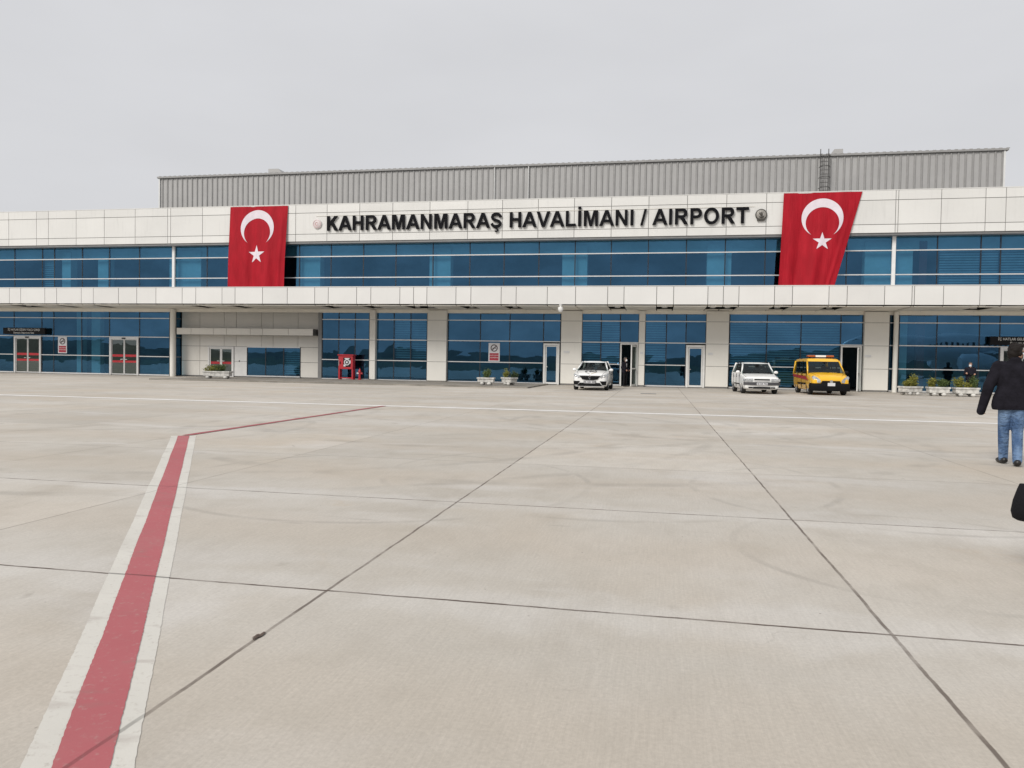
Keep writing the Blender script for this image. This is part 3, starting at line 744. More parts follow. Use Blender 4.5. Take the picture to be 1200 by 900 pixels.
# ------------------------------------------------------------------ lettering
def arc(cx, cy, rx, ry, a0, a1, n=12): return [(cx+rx*math.cos(R(a0+(a1-a0)*i/n)), cy+ry*math.sin(R(a0+(a1-a0)*i/n))) for i in range(n+1)]
def stroke(pts, w):
    L, Rr = [], []
    for i, p in enumerate(pts):
        a = pts[max(i-1, 0)]; c = pts[min(i+1, len(pts)-1)]
        dx, dy = c[0]-a[0], c[1]-a[1]; l = math.hypot(dx, dy); nx, ny = -dy/l*w/2, dx/l*w/2
        L.append((p[0]+nx, p[1]+ny)); Rr.append((p[0]-nx, p[1]-ny))
    return L+Rr[::-1]
def glyph(c):
    if c == 'K': return 1.0, [[(.1, 0), (.3, 0), (.3, .30), (.43, .44), (.70, 0), (.97, 0), (.575, .60), (.94, 1), (.68, 1), (.3, .57), (.3, 1), (.1, 1)]]
    if c == 'A': return 1.0, [[(.0, 0), (.22, 0), (.30, .225), (.70, .225), (.785, 0), (1.005, 0), (.61, 1), (.395, 1)], [(.365, .39), (.635, .39), (.50, .77)]]
    if c == 'H': return 1.0, [[(.1, 0), (.3, 0), (.3, .43), (.705, .43), (.705, 0), (.905, 0), (.905, 1), (.705, 1), (.705, .61), (.3, .61), (.3, 1), (.1, 1)]]
    if c == 'R': return 1.0, [[(.1, 0), (.3, 0), (.3, .42), (.37, .42), (.46, .38), (.54, .26), (.71, 0), (.96, 0), (.82, .22), (.74, .35), (.65, .43)] + arc(.63, .715, .27, .285, -75, 90) + [(.1, 1)],
                               [(.3, .575), (.56, .575)] + arc(.56, .705, .13, .13, -70, 70, 8) + [(.56, .835), (.3, .835)]]
    if c == 'P': return .93, [[(.1, 0), (.3, 0), (.3, .38), (.52, .38)] + arc(.54, .69, .32, .31, -88, 90) + [(.1, 1)],
                              [(.3, .545), (.50, .545)] + arc(.50, .69, .155, .145, -80, 80, 8) + [(.50, .835), (.3, .835)]]
    if c == 'M': return 1.16, [[(.1, 0), (.285, 0), (.285, .80), (.485, 0), (.68, 0), (.88, .80), (.88, 0), (1.065, 0), (1.065, 1), (.765, 1), (.583, .33), (.40, 1), (.1, 1)]]
    if c == 'N': return 1.0, [[(.1, 0), (.285, 0), (.285, .66), (.70, 0), (.90, 0), (.90, 1), (.715, 1), (.715, .34), (.30, 1), (.1, 1)]]
    if c == 'V': return .93, [[(.36, 0), (.58, 0), (.945, 1), (.725, 1), (.47, .25), (.21, 1), (-.01, 1)]]
    if c == 'L': return .85, [[(.1, 0), (.80, 0), (.80, .17), (.3, .17), (.3, 1), (.1, 1)]]
    if c == 'I': return .39, [[(.1, 0), (.3, 0), (.3, 1), (.1, 1)]]
    if c == 'İ': return .39, [[(.1, 0), (.3, 0), (.3, 1), (.1, 1)], [(.1, 1.09), (.3, 1.09), (.3, 1.27), (.1, 1.27)]]
    if c == 'T': return .85, [[(.33, 0), (.53, 0), (.53, .83), (.83, .83), (.83, 1), (.03, 1), (.03, .83), (.33, .83)]]
    if c == 'O': return 1.09, [arc(.54, .5, .485, .52, 0, 351, 39), arc(.54, .5, .28, .345, 0, 351, 39)]
    if c == '/': return .39, [[(-.02, -.02), (.14, -.02), (.41, 1.02), (.25, 1.02)]]
    if c == 'Ş':
        p = [(.13, .29), (.19, .165), (.31, .10), (.47, .085), (.63, .115), (.73, .20), (.74, .32), (.66, .415), (.50, .47), (.34, .515), (.21, .59), (.165, .70), (.21, .82), (.33, .895), (.48, .91), (.63, .88), (.73, .79), (.765, .69)]
        q = [(.49, .03), (.47, -.06), (.55, -.10), (.58, -.17), (.50, -.235), (.37, -.225)]
        return .93, [stroke(p, .19), stroke(q, .09)]
    return .39, []
def sign():
    t = empty('airport_name_sign', (0, FA, 9.61), 0, 'big black raised letters reading KAHRAMANMARAŞ HAVALİMANI / AIRPORT across the white fascia', 'sign')
    s = 'KAHRAMANMARAŞ HAVALİMANI / AIRPORT'
    tot = sum(glyph(c)[0] for c in s); sx = (4.97+21.10)/(tot-.12); x = -21.10-.1*sx
    for c in s:
        w, outs = glyph(c)
        if outs:
            cu = bpy.data.curves.new('letter', 'CURVE'); cu.dimensions = '2D'; cu.fill_mode = 'BOTH'; cu.extrude = .045
            for pl in outs:
                sp = cu.splines.new('POLY'); sp.points.add(len(pl)-1); sp.use_cyclic_u = True
                for q, p in zip(sp.points, pl): q.co = (p[0]*sx, p[1]*.93, 0, 1)
            to = bpy.data.objects.new('tmp', cu); COL.objects.link(to)
            dg = bpy.context.evaluated_depsgraph_get(); dg.update()
            me = bpy.data.meshes.new_from_object(to.evaluated_get(dg), depsgraph=dg); bpy.data.objects.remove(to)
            me.materials.clear(); me.materials.append(M['letter'])
            o = bpy.data.objects.new('letter', me); COL.objects.link(o); o.parent = t
            o.location = (x, -.095, 0); o.rotation_euler = (R(90), 0, 0)
        x += w*sx
sign()
def emblem_pale():
    t = empty('round_emblem', (-21.80, FA-.01, 10.06), 0, 'pale pinkish round emblem on the fascia left of the letter K', 'emblem')
    pink = mat('faded_pink', (.50, .30, .31), .5)
    b = MB(); b.lathe([(.30, 0), (.30, -.07), (.27, -.09)], (0, 0, 0), 36, 'y'); b.build('disc', mat('pale_disc', (.62, .57, .565), .4), t, 40)
    b = MB()
    for r0_, r1_ in ((.245, .262),):
        ring = []
        for rr, yy in ((r0_, -.089), (r0_, -.098), (r1_, -.098), (r1_, -.089)):
            ring.append([(rr*math.cos(2*PI*j/36), yy, rr*math.sin(2*PI*j/36)) for j in range(36)])
        b.loft(ring, caps=False)
    for k in range(16):
        a = 2*PI*k/16; b.box(.20*math.cos(a)-.012, .20*math.cos(a)+.012, -.10, -.088, .20*math.sin(a)-.012, .20*math.sin(a)+.012)
    cres = arc(0, 0, .13, .13, 40, 320, 24) + arc(.03, 0, .10, .10, 315, 45, 24)
    b.prism(cres, -.10, -.088)
    st = [((.055 if i % 2 == 0 else .023)*math.cos(PI/2+i*PI/5)+.06, (.055 if i % 2 == 0 else .023)*math.sin(PI/2+i*PI/5)) for i in range(10)]
    b.prism(st, -.10, -.088)
    b.build('relief', pink, t)
emblem_pale()
def emblem_dark():
    t = empty('round_emblem', (5.66, FA-.01, 10.07), 0, 'dark bronze round relief with small foot on the fascia right of the letter T', 'emblem')
    t.scale = (.9, 1, .9)
    br = mat('dark_bronze', (.075, .07, .062), .45, metal=.5); br2 = mat('dull_bronze', (.30, .285, .26), .5, metal=.3, var=.3, vscale=9)
    b = MB(); b.lathe([(.36, 0), (.36, -.08), (.33, -.11), (.31, -.09), (.0, -.09)], (0, 0, .03), 40, 'y'); b.prism([(-.24, -.36), (.22, -.36), (.25, -.22), (-.26, -.22)], -.12, 0)
    b.build('rim', br, t, 40)
    b = MB(); b.lathe([(.305, -.085), (.305, -.10), (.25, -.115), (.0, -.12)], (0, 0, .03), 36, 'y'); b.build('disc', br2, t, 40)
    b = MB(); b.sphere((.0, -.12, .06), (.09, .03, .12)); b.sphere((.02, -.12, -.12), (.16, .03, .08)); b.sphere((-.09, -.12, .10), (.05, .02, .06)); b.build('relief', br, t, True)
emblem_dark()

# ------------------------------------------------------------------ flags
def flag(label, xa, xb, xa2, xb2, G, cy, oR, icy, iR, scy, sR, seed, cxo=0.0):
    """cloth between its four corners; crescent and star follow the same cloth"""
    zt, zb = 11.28, 5.80; H = zt-zb; rng = random.Random(seed); ph = [rng.uniform(0, 6) for _ in range(6)]
    org = Vector(((xa+xb)/2, FA-.03, zt))
    def P(u, v, off=0.0):
        bow = .02*math.sin(PI*v)
        l = xa+(xa2-xa)*v + bow*0; r = xb+(xb2-xb)*v
        x = l+(r-l)*u
        amp = .012+.075*v
        y = FA-.07-.20*min(1, v*1.6) - amp*(math.sin(u*9+ph[0]+v*1.2) + .6*math.sin(u*17+ph[1]-v*2.0) + .35*math.sin(u*31+ph[2])) - .09*math.exp(-((u-.93+.05*v)/.03)**2)*v - off
        return Vector((x, y, zt-H*v))-org
    t = empty('turkish_flag', org, 0, label, 'flag', 'flags hanging from the parapet')
    t.name = 'flag'
    n, m = 70, 60; b = MB()
    b.loft([[P(i/n, j/m) for i in range(n+1)] for j in range(m+1)], caps=False, closed=False)
    b.build('cloth', M['flag'], t, True)
    W = xb-xa
    def E(x, z): # metres from the flag's top centre, along the top-width frame
        v = -z/H; l = xa+(xa2-xa)*v; r = xb+(xb2-xb)*v
        X = (xa+xb)/2+cxo+x
        return P((X-l)/(r-l), v, .012)
    b = MB(); rings = [[], [], [], [], []]
    N = 60
    # outer arc vs inner arc of the crescent, opening downwards
    d = icy-cy
    # intersection angle
    yint = (oR**2-iR**2+d**2)/(2*d); ao = math.acos(max(-1, min(1, yint/oR))); ai = math.acos(max(-1, min(1, (yint-d)/iR)))
    for i in range(N+1):
        s = -1+2*i/N
        to = s*(PI-ao); ti = s*(PI-ai)
        po = (oR*math.sin(to), -cy+oR*math.cos(to)); pi_ = (iR*math.sin(ti), -icy+iR*math.cos(ti))
        for k in range(5): rings[k].append(E(po[0]+(pi_[0]-po[0])*k/4, po[1]+(pi_[1]-po[1])*k/4))
    b.loft(rings, caps=False, closed=False); b.build('crescent', M['flag_white'], t, True)
    b = MB(); sp = []
    for i in range(10):
        rr = sR if i % 2 == 0 else sR*.382
        a = PI/2+i*PI/5; sp.append((rr*math.cos(a), -scy+rr*math.sin(a)))
    loop = []
    for i in range(10):
        p, q = sp[i], sp[(i+1) % 10]
        for k in range(5): loop.append((p[0]+(q[0]-p[0])*k/5, p[1]+(q[1]-p[1])*k/5))
    b.loft([[E(x*f, -scy+(z+scy)*f) for x, z in loop] for f in (1, .75, .5, .25, .02)], caps=False); b.build('star', M['flag_white'], t, True)
    b = MB(); b.tube([P(-.0, .002, -.03), P(1.0, .002, -.03)], .02, 8); b.build('hanging_rod', M['alu_white'], t)
flag('red flag with white crescent and star hanging straight left of the lettering', -27.95, -23.84, -27.97, -24.02, 4.1, 1.42, 1.175, 1.73, .94, 3.17, .62, 1, -.06)
flag('red flag right of the lettering, its lower right corner pulled aside', 6.87, 11.09, 6.66, 9.66, 4.2, 1.46, 1.115, 1.735, .892, 2.80, .53, 4, .0)

# ------------------------------------------------------------------ signs, fire point, camera
def door_sign(x0, x1, label, a, c):
    t = empty('hanging_sign', ((x0+x1)/2, D-.25, 2.74), 0, label, 'sign', 'black gate signs over the sliding doors')
    w = (x1-x0)/2
    b = MB(); b.box(-w, w, -.10, .10, .02, .48, .015); b.build('sign_box', M['black'], t)
    text('lettering', a, .20, M['white'], t, (-.0, -.103, .33), sx=.86); text('lettering', c, .17, M['white'], t, (0, -.103, .12), sx=.9)
    b = MB()
    for x in (-w+.2, w-.2): b.box(x-.02, x+.02, .10, .24, .2, .26)
    b.build('bracket', M['steel'], t)
door_sign(-45.9, -42.45, 'black sign with white text over the leftmost sliding doors', 'İÇ HATLAR GİDEN YOLCU ÇIKIŞI', 'Domestic Departures Gate')
door_sign(18.0, 21.45, 'black sign with white text over the doors at the far right', 'İÇ HATLAR GELEN YOLCU GİRİŞİ', 'Domestic Arrivals Gate')
def no_smoking(x, z, label):
    t = empty('no_smoking_sign', (x, D-.02, z), 0, label, 'sign', 'no smoking signs on the glass')
    b = MB(); b.box(-.36, .36, -.012, 0, -.58, .58); b.build('board', M['sign_white'], t)
    b = MB(); b.box(-.29, .29, -.02, -.013, -.52, -.06); b.build('warning_panel', M['signred'], t)
    text('lettering', 'SİGARA İÇİLMEZ', .075, M['white'], t, (0, -.024, -.2)); text('lettering', 'NO SMOKING', .085, M['white'], t, (0, -.024, -.34))
    b = MB(); n = 32; ring = []
    for rr, yy in ((.17, -.013), (.17, -.022), (.225, -.022), (.225, -.013)): ring.append([(rr*math.cos(2*PI*j/n), yy, .26+rr*math.sin(2*PI*j/n)) for j in range(n)])
    b.loft(ring, caps=False)
    c, s = math.cos(R(45)), math.sin(R(45))
    b.prism([(-.16*c-.028*s, .26-.16*s+.028*c), (-.16*c+.028*s, .26-.16*s-.028*c), (.16*c+.028*s, .26+.16*s-.028*c), (.16*c-.028*s, .26+.16*s+.028*c)], -.021, -.013)
    b.build('prohibition_ring', mat('sign_dark', (.05, .025, .03), .4), t)
    b = MB(); b.box(-.12, .10, -.0185, -.013, .235, .275); b.box(.10, .135, -.0185, -.013, .235, .275); b.build('cigarette_symbol', M['black'], t)
no_smoking(-41.30, 2.04, 'no smoking sign on the left glazing between the two sliding doors')
no_smoking(-10.11, 1.96, 'no smoking sign on the glass above the two middle planters')
def fire_point():
    t = empty('fire_hose_cabinet', (-19.62, D-.75, .07), 0, 'red fire hose cabinet on legs in front of the blue glass', 'fire cabinet')
    w = .49
    b = MB(); b.box(-w, w, -.2, .2, .66, 1.52, .015); b.build('cabinet_body', M['red'], t)
    b = MB(); b.box(-w-.05, w+.05, -.26, .24, 1.52, 1.60, .01); b.build('cabinet_lid', M['red'], t)
    for x in (-w+.04, w-.04):
        b = MB(); b.box(x-.05, x+.05, -.18, .18, 0, .66); b.build('leg', M['red'], t)
    b = MB(); b.box(-w+.09, w-.09, -.13, -.09, .07, .13); b.build('brace', M['red'], t)
    b = MB(); b.box(-.16, .34, -.206, -.2005, .80, 1.40); o = b.build('door_window', M['black'], t)
    b = MB(); b.lathe([(.20, -.21), (.20, -.235), (.14, -.24), (.14, -.21)], (.10, 0, 1.10), 28, 'y'); b.lathe([(.07, -.21), (.07, -.25)], (.10, 0, 1.10), 20, 'y'); b.build('hose_reel', M['sign_white'], t, 40)
    b = MB(); b.box(-.06, .26, -.215, -.207, 1.30, 1.37); b.box(-.14, .0, -.215, -.207, .83, .95); b.box(.28, .34, -.215, -.207, 1.02, 1.22); b.build('notice', M['sign_white'], t)
    b = MB(); b.box(-.40, -.34, -.225, -.2, .98, 1.14, .008); b.build('handle', M['black'], t)
    b = MB(); b.tube([(-.46, -.215, .88), (-.46, -.215, 1.2), (-.36, -.215, 1.24)], .012, 6); b.build('hose', M['sign_white'], t)
    h = empty('fire_hydrant', (-18.72, D-.8, .07), 0, 'small red fire hydrant standing right of the hose cabinet', 'hydrant')
    b = MB(); b.lathe([(.13, 0), (.13, .04), (.075, .05), (.07, .42), (.10, .44), (.10, .50), (.085, .58), (.04, .66), (.025, .68), (.025, .74), (.0, .74)], (0, 0, 0), 18); b.build('barrel', M['red'], h, 40)
    for s in (-1, 1):
        b = MB(); b.lathe([(.05, 0), (.05, s*.13), (.065, s*.13), (.065, s*.18)], (0, 0, .40), 14, 'x'); b.build('outlet', M['red'] if s > 0 else M['sign_white'], h, 40)
fire_point()
def cctv():
    t = empty('security_camera', (-5.52, CF+.10, 4.68), 0, 'white dome camera hanging under the canopy edge', 'camera')
    b = MB(); b.lathe([(.10, 0), (.10, -.05), (.05, -.06), (.05, -.12), (.15, -.15), (.16, -.30), (.14, -.33)], (0, 0, 0), 20); b.build('housing', M['white'], t, 40)
    b = MB(); b.sphere((0, 0, -.33), (.13, .13, .12), 18, 10); b.build('dome', M['alu_white'], t, True)
cctv()
def drain():
    o = MB().box(-.75, -.05, 34.9, 35.35, .002, .012).build('drain_cover', M['flash']); tag(o, 'dark flat drain cover in the concrete near the glass doors', 'drain cover')
drain()

# ------------------------------------------------------------------ planters and shrubs
def planter(x, y, rz, L, W, H, z0, label, split=2):
    t = empty('planter', (x, y, z0), rz, label, 'planter', 'white planters along the terminal')
    b = MB(); h0 = .16
    o = [(-L/2, -W/2), (L/2, -W/2), (L/2, W/2), (-L/2, W/2)]
    def ring(i, z): return [(-L/2+i, -W/2+i, z), (L/2-i, -W/2+i, z), (L/2-i, W/2-i, z), (-L/2+i, W/2-i, z)]
    b.loft([ring(.05, h0), ring(.04, h0+.05), ring(.04, H-.10), ring(0, H-.08), ring(0, H), ring(.07, H), ring(.07, H-.06)], caps=False); b.add(ring(.05, h0), ((3, 2, 1, 0),))
    b.build('trough', M['planter'], t)
    b = MB(); b.add(ring(.06, H-.055), ((0, 1, 2, 3),)); b.build('soil', M['soil'], t)
    for sx in (-1, 1):
        for sy in (-1, 1):
            b = MB(); b.sphere((sx*(L/2-.28), sy*(W/2-.10), .085), (.12, .10, .085), 12, 8); b.build('foot', M['planter'], t, True)
    return t
def shrub(x, y, z, rx, ry, h, n, m, label, kind=0, seed=0):
    t = empty('shrub', (x, y, z), 0, label, 'shrub', 'shrubs in the white planters')
    rng = random.Random(seed+int(x*100)); b = MB(); st = MB()
    tips = []
    for k in range(9 if kind != 2 else 14):
        a = rng.uniform(0, 6.28); r = math.sqrt(rng.random())
        p = Vector((rx*r*math.cos(a)*.9, ry*r*math.sin(a)*.9, h*rng.uniform(.5, 1.0)*(1-.35*r)))
        tips.append(p); st.tube([(p.x*.15, p.y*.15, 0), (p.x*.6, p.y*.6, p.z*.5), p], [.014, .01, .004], 5)
    st.build('stem', M['stem'], t)
    for k in range(n):
        tip = rng.choice(tips); q = rng.random()**.6
        c = Vector((tip.x*q, tip.y*q, tip.z*q)) + Vector((rng.gauss(0, rx*.20), rng.gauss(0, ry*.20), rng.gauss(0, h*.08)))
        c.z = max(c.z, .02)
        l = rng.uniform(.05, .11) if kind != 2 else rng.uniform(.14, .26); w = l*(.45 if kind != 2 else .13)
        d = Vector((rng.gauss(0, 1), rng.gauss(0, 1), rng.gauss(.5 if kind != 2 else 1.2, .7))).normalized()
        u = d.cross(Vector((rng.gauss(0, 1), rng.gauss(0, 1), rng.gauss(0, 1)))).normalized(); nn = d.cross(u)*w*.25
        b.add([c-d*l*.5, c+u*w*.5+nn, c+d*l*.5, c-u*w*.5+nn], ((0, 1, 2), (0, 2, 3)))
    b.build('foliage', m, t)
PV = .07
planter(-26.0, 41.2, R(8), 1.65, .58, .45, PV, 'white planter in front of the narrow double doors at left')
shrub(-26.4, 41.13, PV+.39, .46, .26, .50, 1100, M['leaf_yel'], 'yellow green bush at the left end of the planter by the double doors', 0, 1)
shrub(-25.75, 41.2, PV+.39, .48, .28, .62, 1300, M['leaf_grn'], 'rounded green bush at the middle of the planter by the double doors', 0, 2)
planter(-9.25, 40.4, R(3), .95, .55, .42, PV, 'white planter under the no smoking sign, left one of the middle pair')
shrub(-9.22, 40.4, PV+.36, .26, .22, .70, 620, M['leaf_grn'], 'spiky green plant in the left planter of the middle pair', 2, 3)
planter(-8.05, 40.9, R(-38), .82, .55, .44, PV, 'white planter turned cornerwise left of the white sedan')
shrub(-8.2, 40.85, PV+.38, .25, .22, .62, 560, M['leaf_yel'], 'yellowish bush in the cornerwise planter left of the sedan', 0, 4)
shrub(-7.8, 41.0, PV+.38, .24, .2, .48, 330, M['leaf_dark'], 'thin dark plant at the right of the cornerwise planter', 2, 5)
planter(12.72, 41.8, R(28), 1.05, .65, .46, 0, 'white planter by the round column, leftmost of the right three')
planter(13.92, 41.5, R(-2), 1.0, .62, .46, 0, 'white planter between two others under the right glazing')
planter(15.17, 41.4, R(-2), 1.12, .62, .46, 0, 'white planter in front of the standing man at right')
shrub(12.55, 41.75, .38, .38, .27, .52, 1150, M['leaf_yel'], 'low yellowish bush by the round column', 0, 6)
shrub(12.98, 41.95, .38, .24, .22, .86, 950, M['leaf_yel'], 'taller pointed bush in the planter by the round column', 0, 7)
shrub(13.65, 41.5, .38, .25, .22, .76, 950, M['leaf_yel'], 'upright bush at the left of the centre right planter', 0, 8)
shrub(14.15, 41.5, .38, .33, .25, .58, 1100, M['leaf_grn'], 'low wide green bush at the right of the centre right planter', 0, 9)
shrub(14.86, 41.4, .38, .28, .24, .78, 1100, M['leaf_yel'], 'left bush in the planter before the standing man', 0, 10)
shrub(15.2, 41.4, .38, .24, .22, .38, 600, M['leaf_yel'], 'lowest bush, between two taller ones, before the standing man', 0, 11)
shrub(15.5, 41.4, .38, .29, .25, .72, 1100, M['leaf_grn'], 'right bush in the planter before the standing man', 0, 12)

# ------------------------------------------------------------------ cars (local: nose towards -y, ground z=0)
def smooth_loft(rings, sub=1):
    b = MB(); b.loft(rings); return b
def bool_cut(o, centres, r, w):
    for i, (cy, cz) in enumerate(centres):
        b = MB(); b.lathe([(r, -w), (r, w)], (0, cy, cz), 32, 'x'); c = b.build('cutter', M['plastic'])
        md = o.modifiers.new('b%d' % i, 'BOOLEAN'); md.object = c; md.operation = 'DIFFERENCE'; md.solver = 'EXACT'
    dg = bpy.context.evaluated_depsgraph_get(); dg.update()
    me = bpy.data.meshes.new_from_object(o.evaluated_get(dg), depsgraph=dg)
    cs = [m.object for m in o.modifiers]; o.modifiers.clear(); o.data = me
    for c in cs: bpy.data.objects.remove(c)
    for p in me.polygons: p.use_smooth = True
    me.set_sharp_from_angle(angle=R(35))
def body_ring(y, hw, zb, zt, crown, shoulder=.10):
    h = zt-zb
    half = [(0, zb), (hw*.86, zb), (hw*.955, zb+.05), (hw*.985, zb+.30*h), (hw, zb+.55*h), (hw*.985, zt-shoulder), (hw*.94, zt-.025), (hw*.80, zt+crown*.4), (hw*.4, zt+crown*.9), (0, zt+crown)]
    return [(x, y, z) for x, z in half] + [(-x, y, z) for x, z in half[-2:0:-1]]
def lerp(a, b, t): return Vector(a)+(Vector(b)-Vector(a))*t
def quadpatch(q, u0, u1, v0, v1, off, n=4, round_=0.0):
    """inset piece of the quad q (bl, br, tr, tl) raised by off along its normal"""
    q = [Vector(p) for p in q]; nrm = (q[1]-q[0]).cross(q[3]-q[0]).normalized()
    def P(u, v): return lerp(lerp(q[0], q[1], u), lerp(q[3], q[2], u), v)+nrm*off
    c = [(u0, v0), (u1, v0), (u1, v1), (u0, v1)]; pts = []
    r = round_
    if not r: return [P(*p) for p in c]
    du, dv = r/(q[1]-q[0]).length, r/(q[3]-q[0]).length
    for k, (u, v) in enumerate(c):
        su, sv = (1 if k in (0, 3) else -1), (1 if k in (0, 1) else -1)
        cu, cv = u+su*du, v+sv*dv; a0 = (PI, 1.5*PI, 0, .5*PI)[k]
        for i in range(n+1):
            a = a0+.5*PI*i/n; pts.append(P(cu+du*math.cos(a), cv+dv*math.sin(a)))
    return pts
def drape(o, body, off):
    from mathutils.bvhtree import BVHTree
    me = body.data; tree = BVHTree.FromPolygons([v.co for v in me.vertices], [p.vertices[:] for p in me.polygons])
    mw = Matrix.LocRotScale(o.location, o.rotation_euler, o.scale)
    for v in o.data.vertices:
        p = mw @ v.co; h = tree.ray_cast(Vector((p.x, p.y, 3)), Vector((0, 0, -1)))
        v.co = Vector((p.x, p.y, (h[0].z if h[0] else p.z)+off))
    o.location = (0, 0, 0); o.rotation_euler = (0, 0, 0); o.scale = (1, 1, 1)
def plate(t, y, z, s, w=.52, h=.112, tilt=0):
    o = MB().box(-w/2, w/2, -.012, 0, -h/2, h/2).build('licence_plate', M['sign_white'], t, loc=(0, y, z))
    if s: text('plate_characters', s, h*.95, M['black'], o, (0, -.014, -.004), ext=.001, bold=.002)
    return o
def wheels(t, W, ys, r, w=.19):
    for y in ys:
        for s in (-1, 1):
            b = MB(); x0 = s*(W/2-.02)
            b.lathe([(r*.62, x0-s*w), (r*.93, x0-s*w), (r, x0-s*w*.85), (r, x0-s*w*.15), (r*.93, x0), (r*.66, x0+s*.002), (r*.62, x0-s*.03)], (0, y, r), 28, 'x')
            o = b.build('wheel', M['rubber'], t, 40)
            b = MB(); xr = x0-s*.025
            b.lathe([(r*.64, xr), (r*.60, xr+s*.012), (r*.52, xr-s*.03), (r*.2, xr-s*.012), (0.001, xr-s*.005)], (0, y, r), 24, 'x')
            b.build('rim', M['rim'], o, 40)
            b = MB()
            for k in range(7):
                a = 2*PI*k/7; ca, sa = math.cos(a), math.sin(a)
                b.box(xr-.004, xr+.004, y+r*.36*ca-.03, y+r*.36*ca+.03, r+r*.36*sa-.03, r+r*.36*sa+.03)
            b.build('rim_slots', M['plastic'], o)
def car(name, loc, rz, label, paint, L, W, H, st, cab, wy, wr, cat='car'):
    """st: stations (y, halfwidth, zbottom, ztop, crown); cab: greenhouse"""
    t = empty(name, loc, rz, label, cat)
    b = MB(); b.loft([body_ring(*s) for s in st]); body = b.build('body', paint, t, 35)
    md = body.modifiers.new('s', 'SUBSURF'); md.levels = 2; md.render_levels = 2
    evaluated(body, 'body'); bool_cut(body, [(y, wr) for y in wy], wr*1.14, W)
    b = MB(); b.box(-W*.40, W*.40, st[0][0]+.25, st[-1][0]-.25, .2, .5); b.build('underbody', M['plastic'], t)
    wheels(t, W, wy, wr)
    # greenhouse: rows of (z, half width front, half width rear, y front corner, y front centre, y rear corner, y rear centre)
    rows = []
    for z, wf, wr_, yf, yfc, yr, yrc in cab['rows']:
        rows.append([(0, yfc, z), (wf*.6, yfc+(yf-yfc)*.35, z), (wf, yf, z), (wf+(wr_-wf)*.33, yf+(yr-yf)*.33, z), (wf+(wr_-wf)*.66, yf+(yr-yf)*.66, z), (wr_, yr, z), (wr_*.6, yrc+(yr-yrc)*.35, z), (0, yrc, z),
                     (-wr_*.6, yrc+(yr-yrc)*.35, z), (-wr_, yr, z), (-wf-(wr_-wf)*.66, yf+(yr-yf)*.66, z), (-wf-(wr_-wf)*.33, yf+(yr-yf)*.33, z), (-wf, yf, z), (-wf*.6, yfc+(yf-yfc)*.35, z)])
    top = rows[-1]; cyt = sum(p[1] for p in top)/len(top); zc = cab['crown']
    r2 = [((p[0])*.86, cyt+(p[1]-cyt)*.90, p[2]+zc*.6) for p in top]; r3 = [(p[0]*.45, cyt+(p[1]-cyt)*.5, p[2]+zc) for p in top]
    gi0, gi1 = cab.get('glass', (0, 1))
    b = MB(); b.loft(rows[gi1:]+[r2, r3]); b.build('roof', paint, t, 38)
    cen0 = Vector((0, cyt, 0))
    for i_, r_ in ((2, .045), (12, .045), (3, .03), (11, .03), (4, .03), (10, .03), (5, .07), (9, .07)):
        p, q = Vector(rows[gi0][i_]), Vector(rows[gi1][i_]); inw = (cen0-p); inw.z = 0; inw.normalize()
        b = MB(); b.tube([p+inw*r_*.7-Vector((0, 0, .04)), q+inw*r_*.7+Vector((0, 0, .03))], r_, 8); b.build('window_pillar', paint if i_ in (2, 12, 5, 9) else M['plastic'], t, True)
    zb_ = rows[0][0][2]; yf_, yr_ = rows[0][2][1], rows[0][5][1]; wq = rows[0][2][0]
    b = MB(); b.box(-wq+.03, wq-.03, yf_+.03, yr_-.04, zb_-.06, zb_+.012); b.build('cabin_tray', M['plastic'], t)  # black tray added over the painted body top to keep the cabin dark
    b = MB(); b.box(-wq+.08, wq-.08, yf_-.02, yf_+.38, zb_+.012, zb_+.05, .02); b.tube([(-.36+.17*math.cos(a), yf_+.50-.06*math.sin(a), zb_+.02+.17*math.sin(a)) for a in [2*PI*k/16 for k in range(17)]], .014, 6, False); b.build('dashboard', M['plastic'], t)
    for yy in (yf_+1.15, yf_+2.0):
        for sx in (-.36, .36):
            b = MB(); b.loft([[(sx+dx*w_, yy+.05*k_+dy, zb_+z_) for dx, dy in ((-1, -.05), (1, -.05), (1, .06), (-1, .06))] for k_, (z_, w_) in enumerate(((0, .24), (.14, .23), (.20, .18)))]); b.box(sx-.12, sx+.12, yy+.06, yy+.15, zb_+.22, min(zb_+.38, rows[gi1][0][2]-.04), .03); b.build('seat', M['seat'], t)
    b = MB(); b.box(-.11, .11, yf_+.36, yf_+.38, rows[gi1][0][2]-.10, rows[gi1][0][2]-.04, .008); b.build('rear_view_mirror', M['plastic'], t)
    lo, hi = rows[cab.get('glass', (0, 1))[0]], rows[cab.get('glass', (0, 1))[1]]
    # windscreen: three facets joined
    def band(idx, v0, v1, off, trim0=0.0, trim1=0.0):
        A, B = [], []
        for n_, i in enumerate(idx):
            p, q = Vector(lo[i]), Vector(hi[i])
            A.append(lerp(p, q, v0)); B.append(lerp(p, q, v1))
        A[0] = lerp(A[0], A[1], trim0); B[0] = lerp(B[0], B[1], trim0); A[-1] = lerp(A[-1], A[-2], trim1); B[-1] = lerp(B[-1], B[-2], trim1)
        nrm = (A[-1]-A[0]).cross(B[0]-A[0]).normalized()
        cen = Vector((0, cyt, A[0].z))
        if nrm.dot(A[0]+A[-1]-2*cen) < 0: nrm = -nrm
        return [[a+nrm*off for a in A], [b_+nrm*off for b_ in B]]
    b = MB(); b.loft(band([12, 13, 0, 1, 2], .0, 1.0, .006, .0, .0), caps=False, closed=False); b.build('windshield', M['autoglass'], t, True)
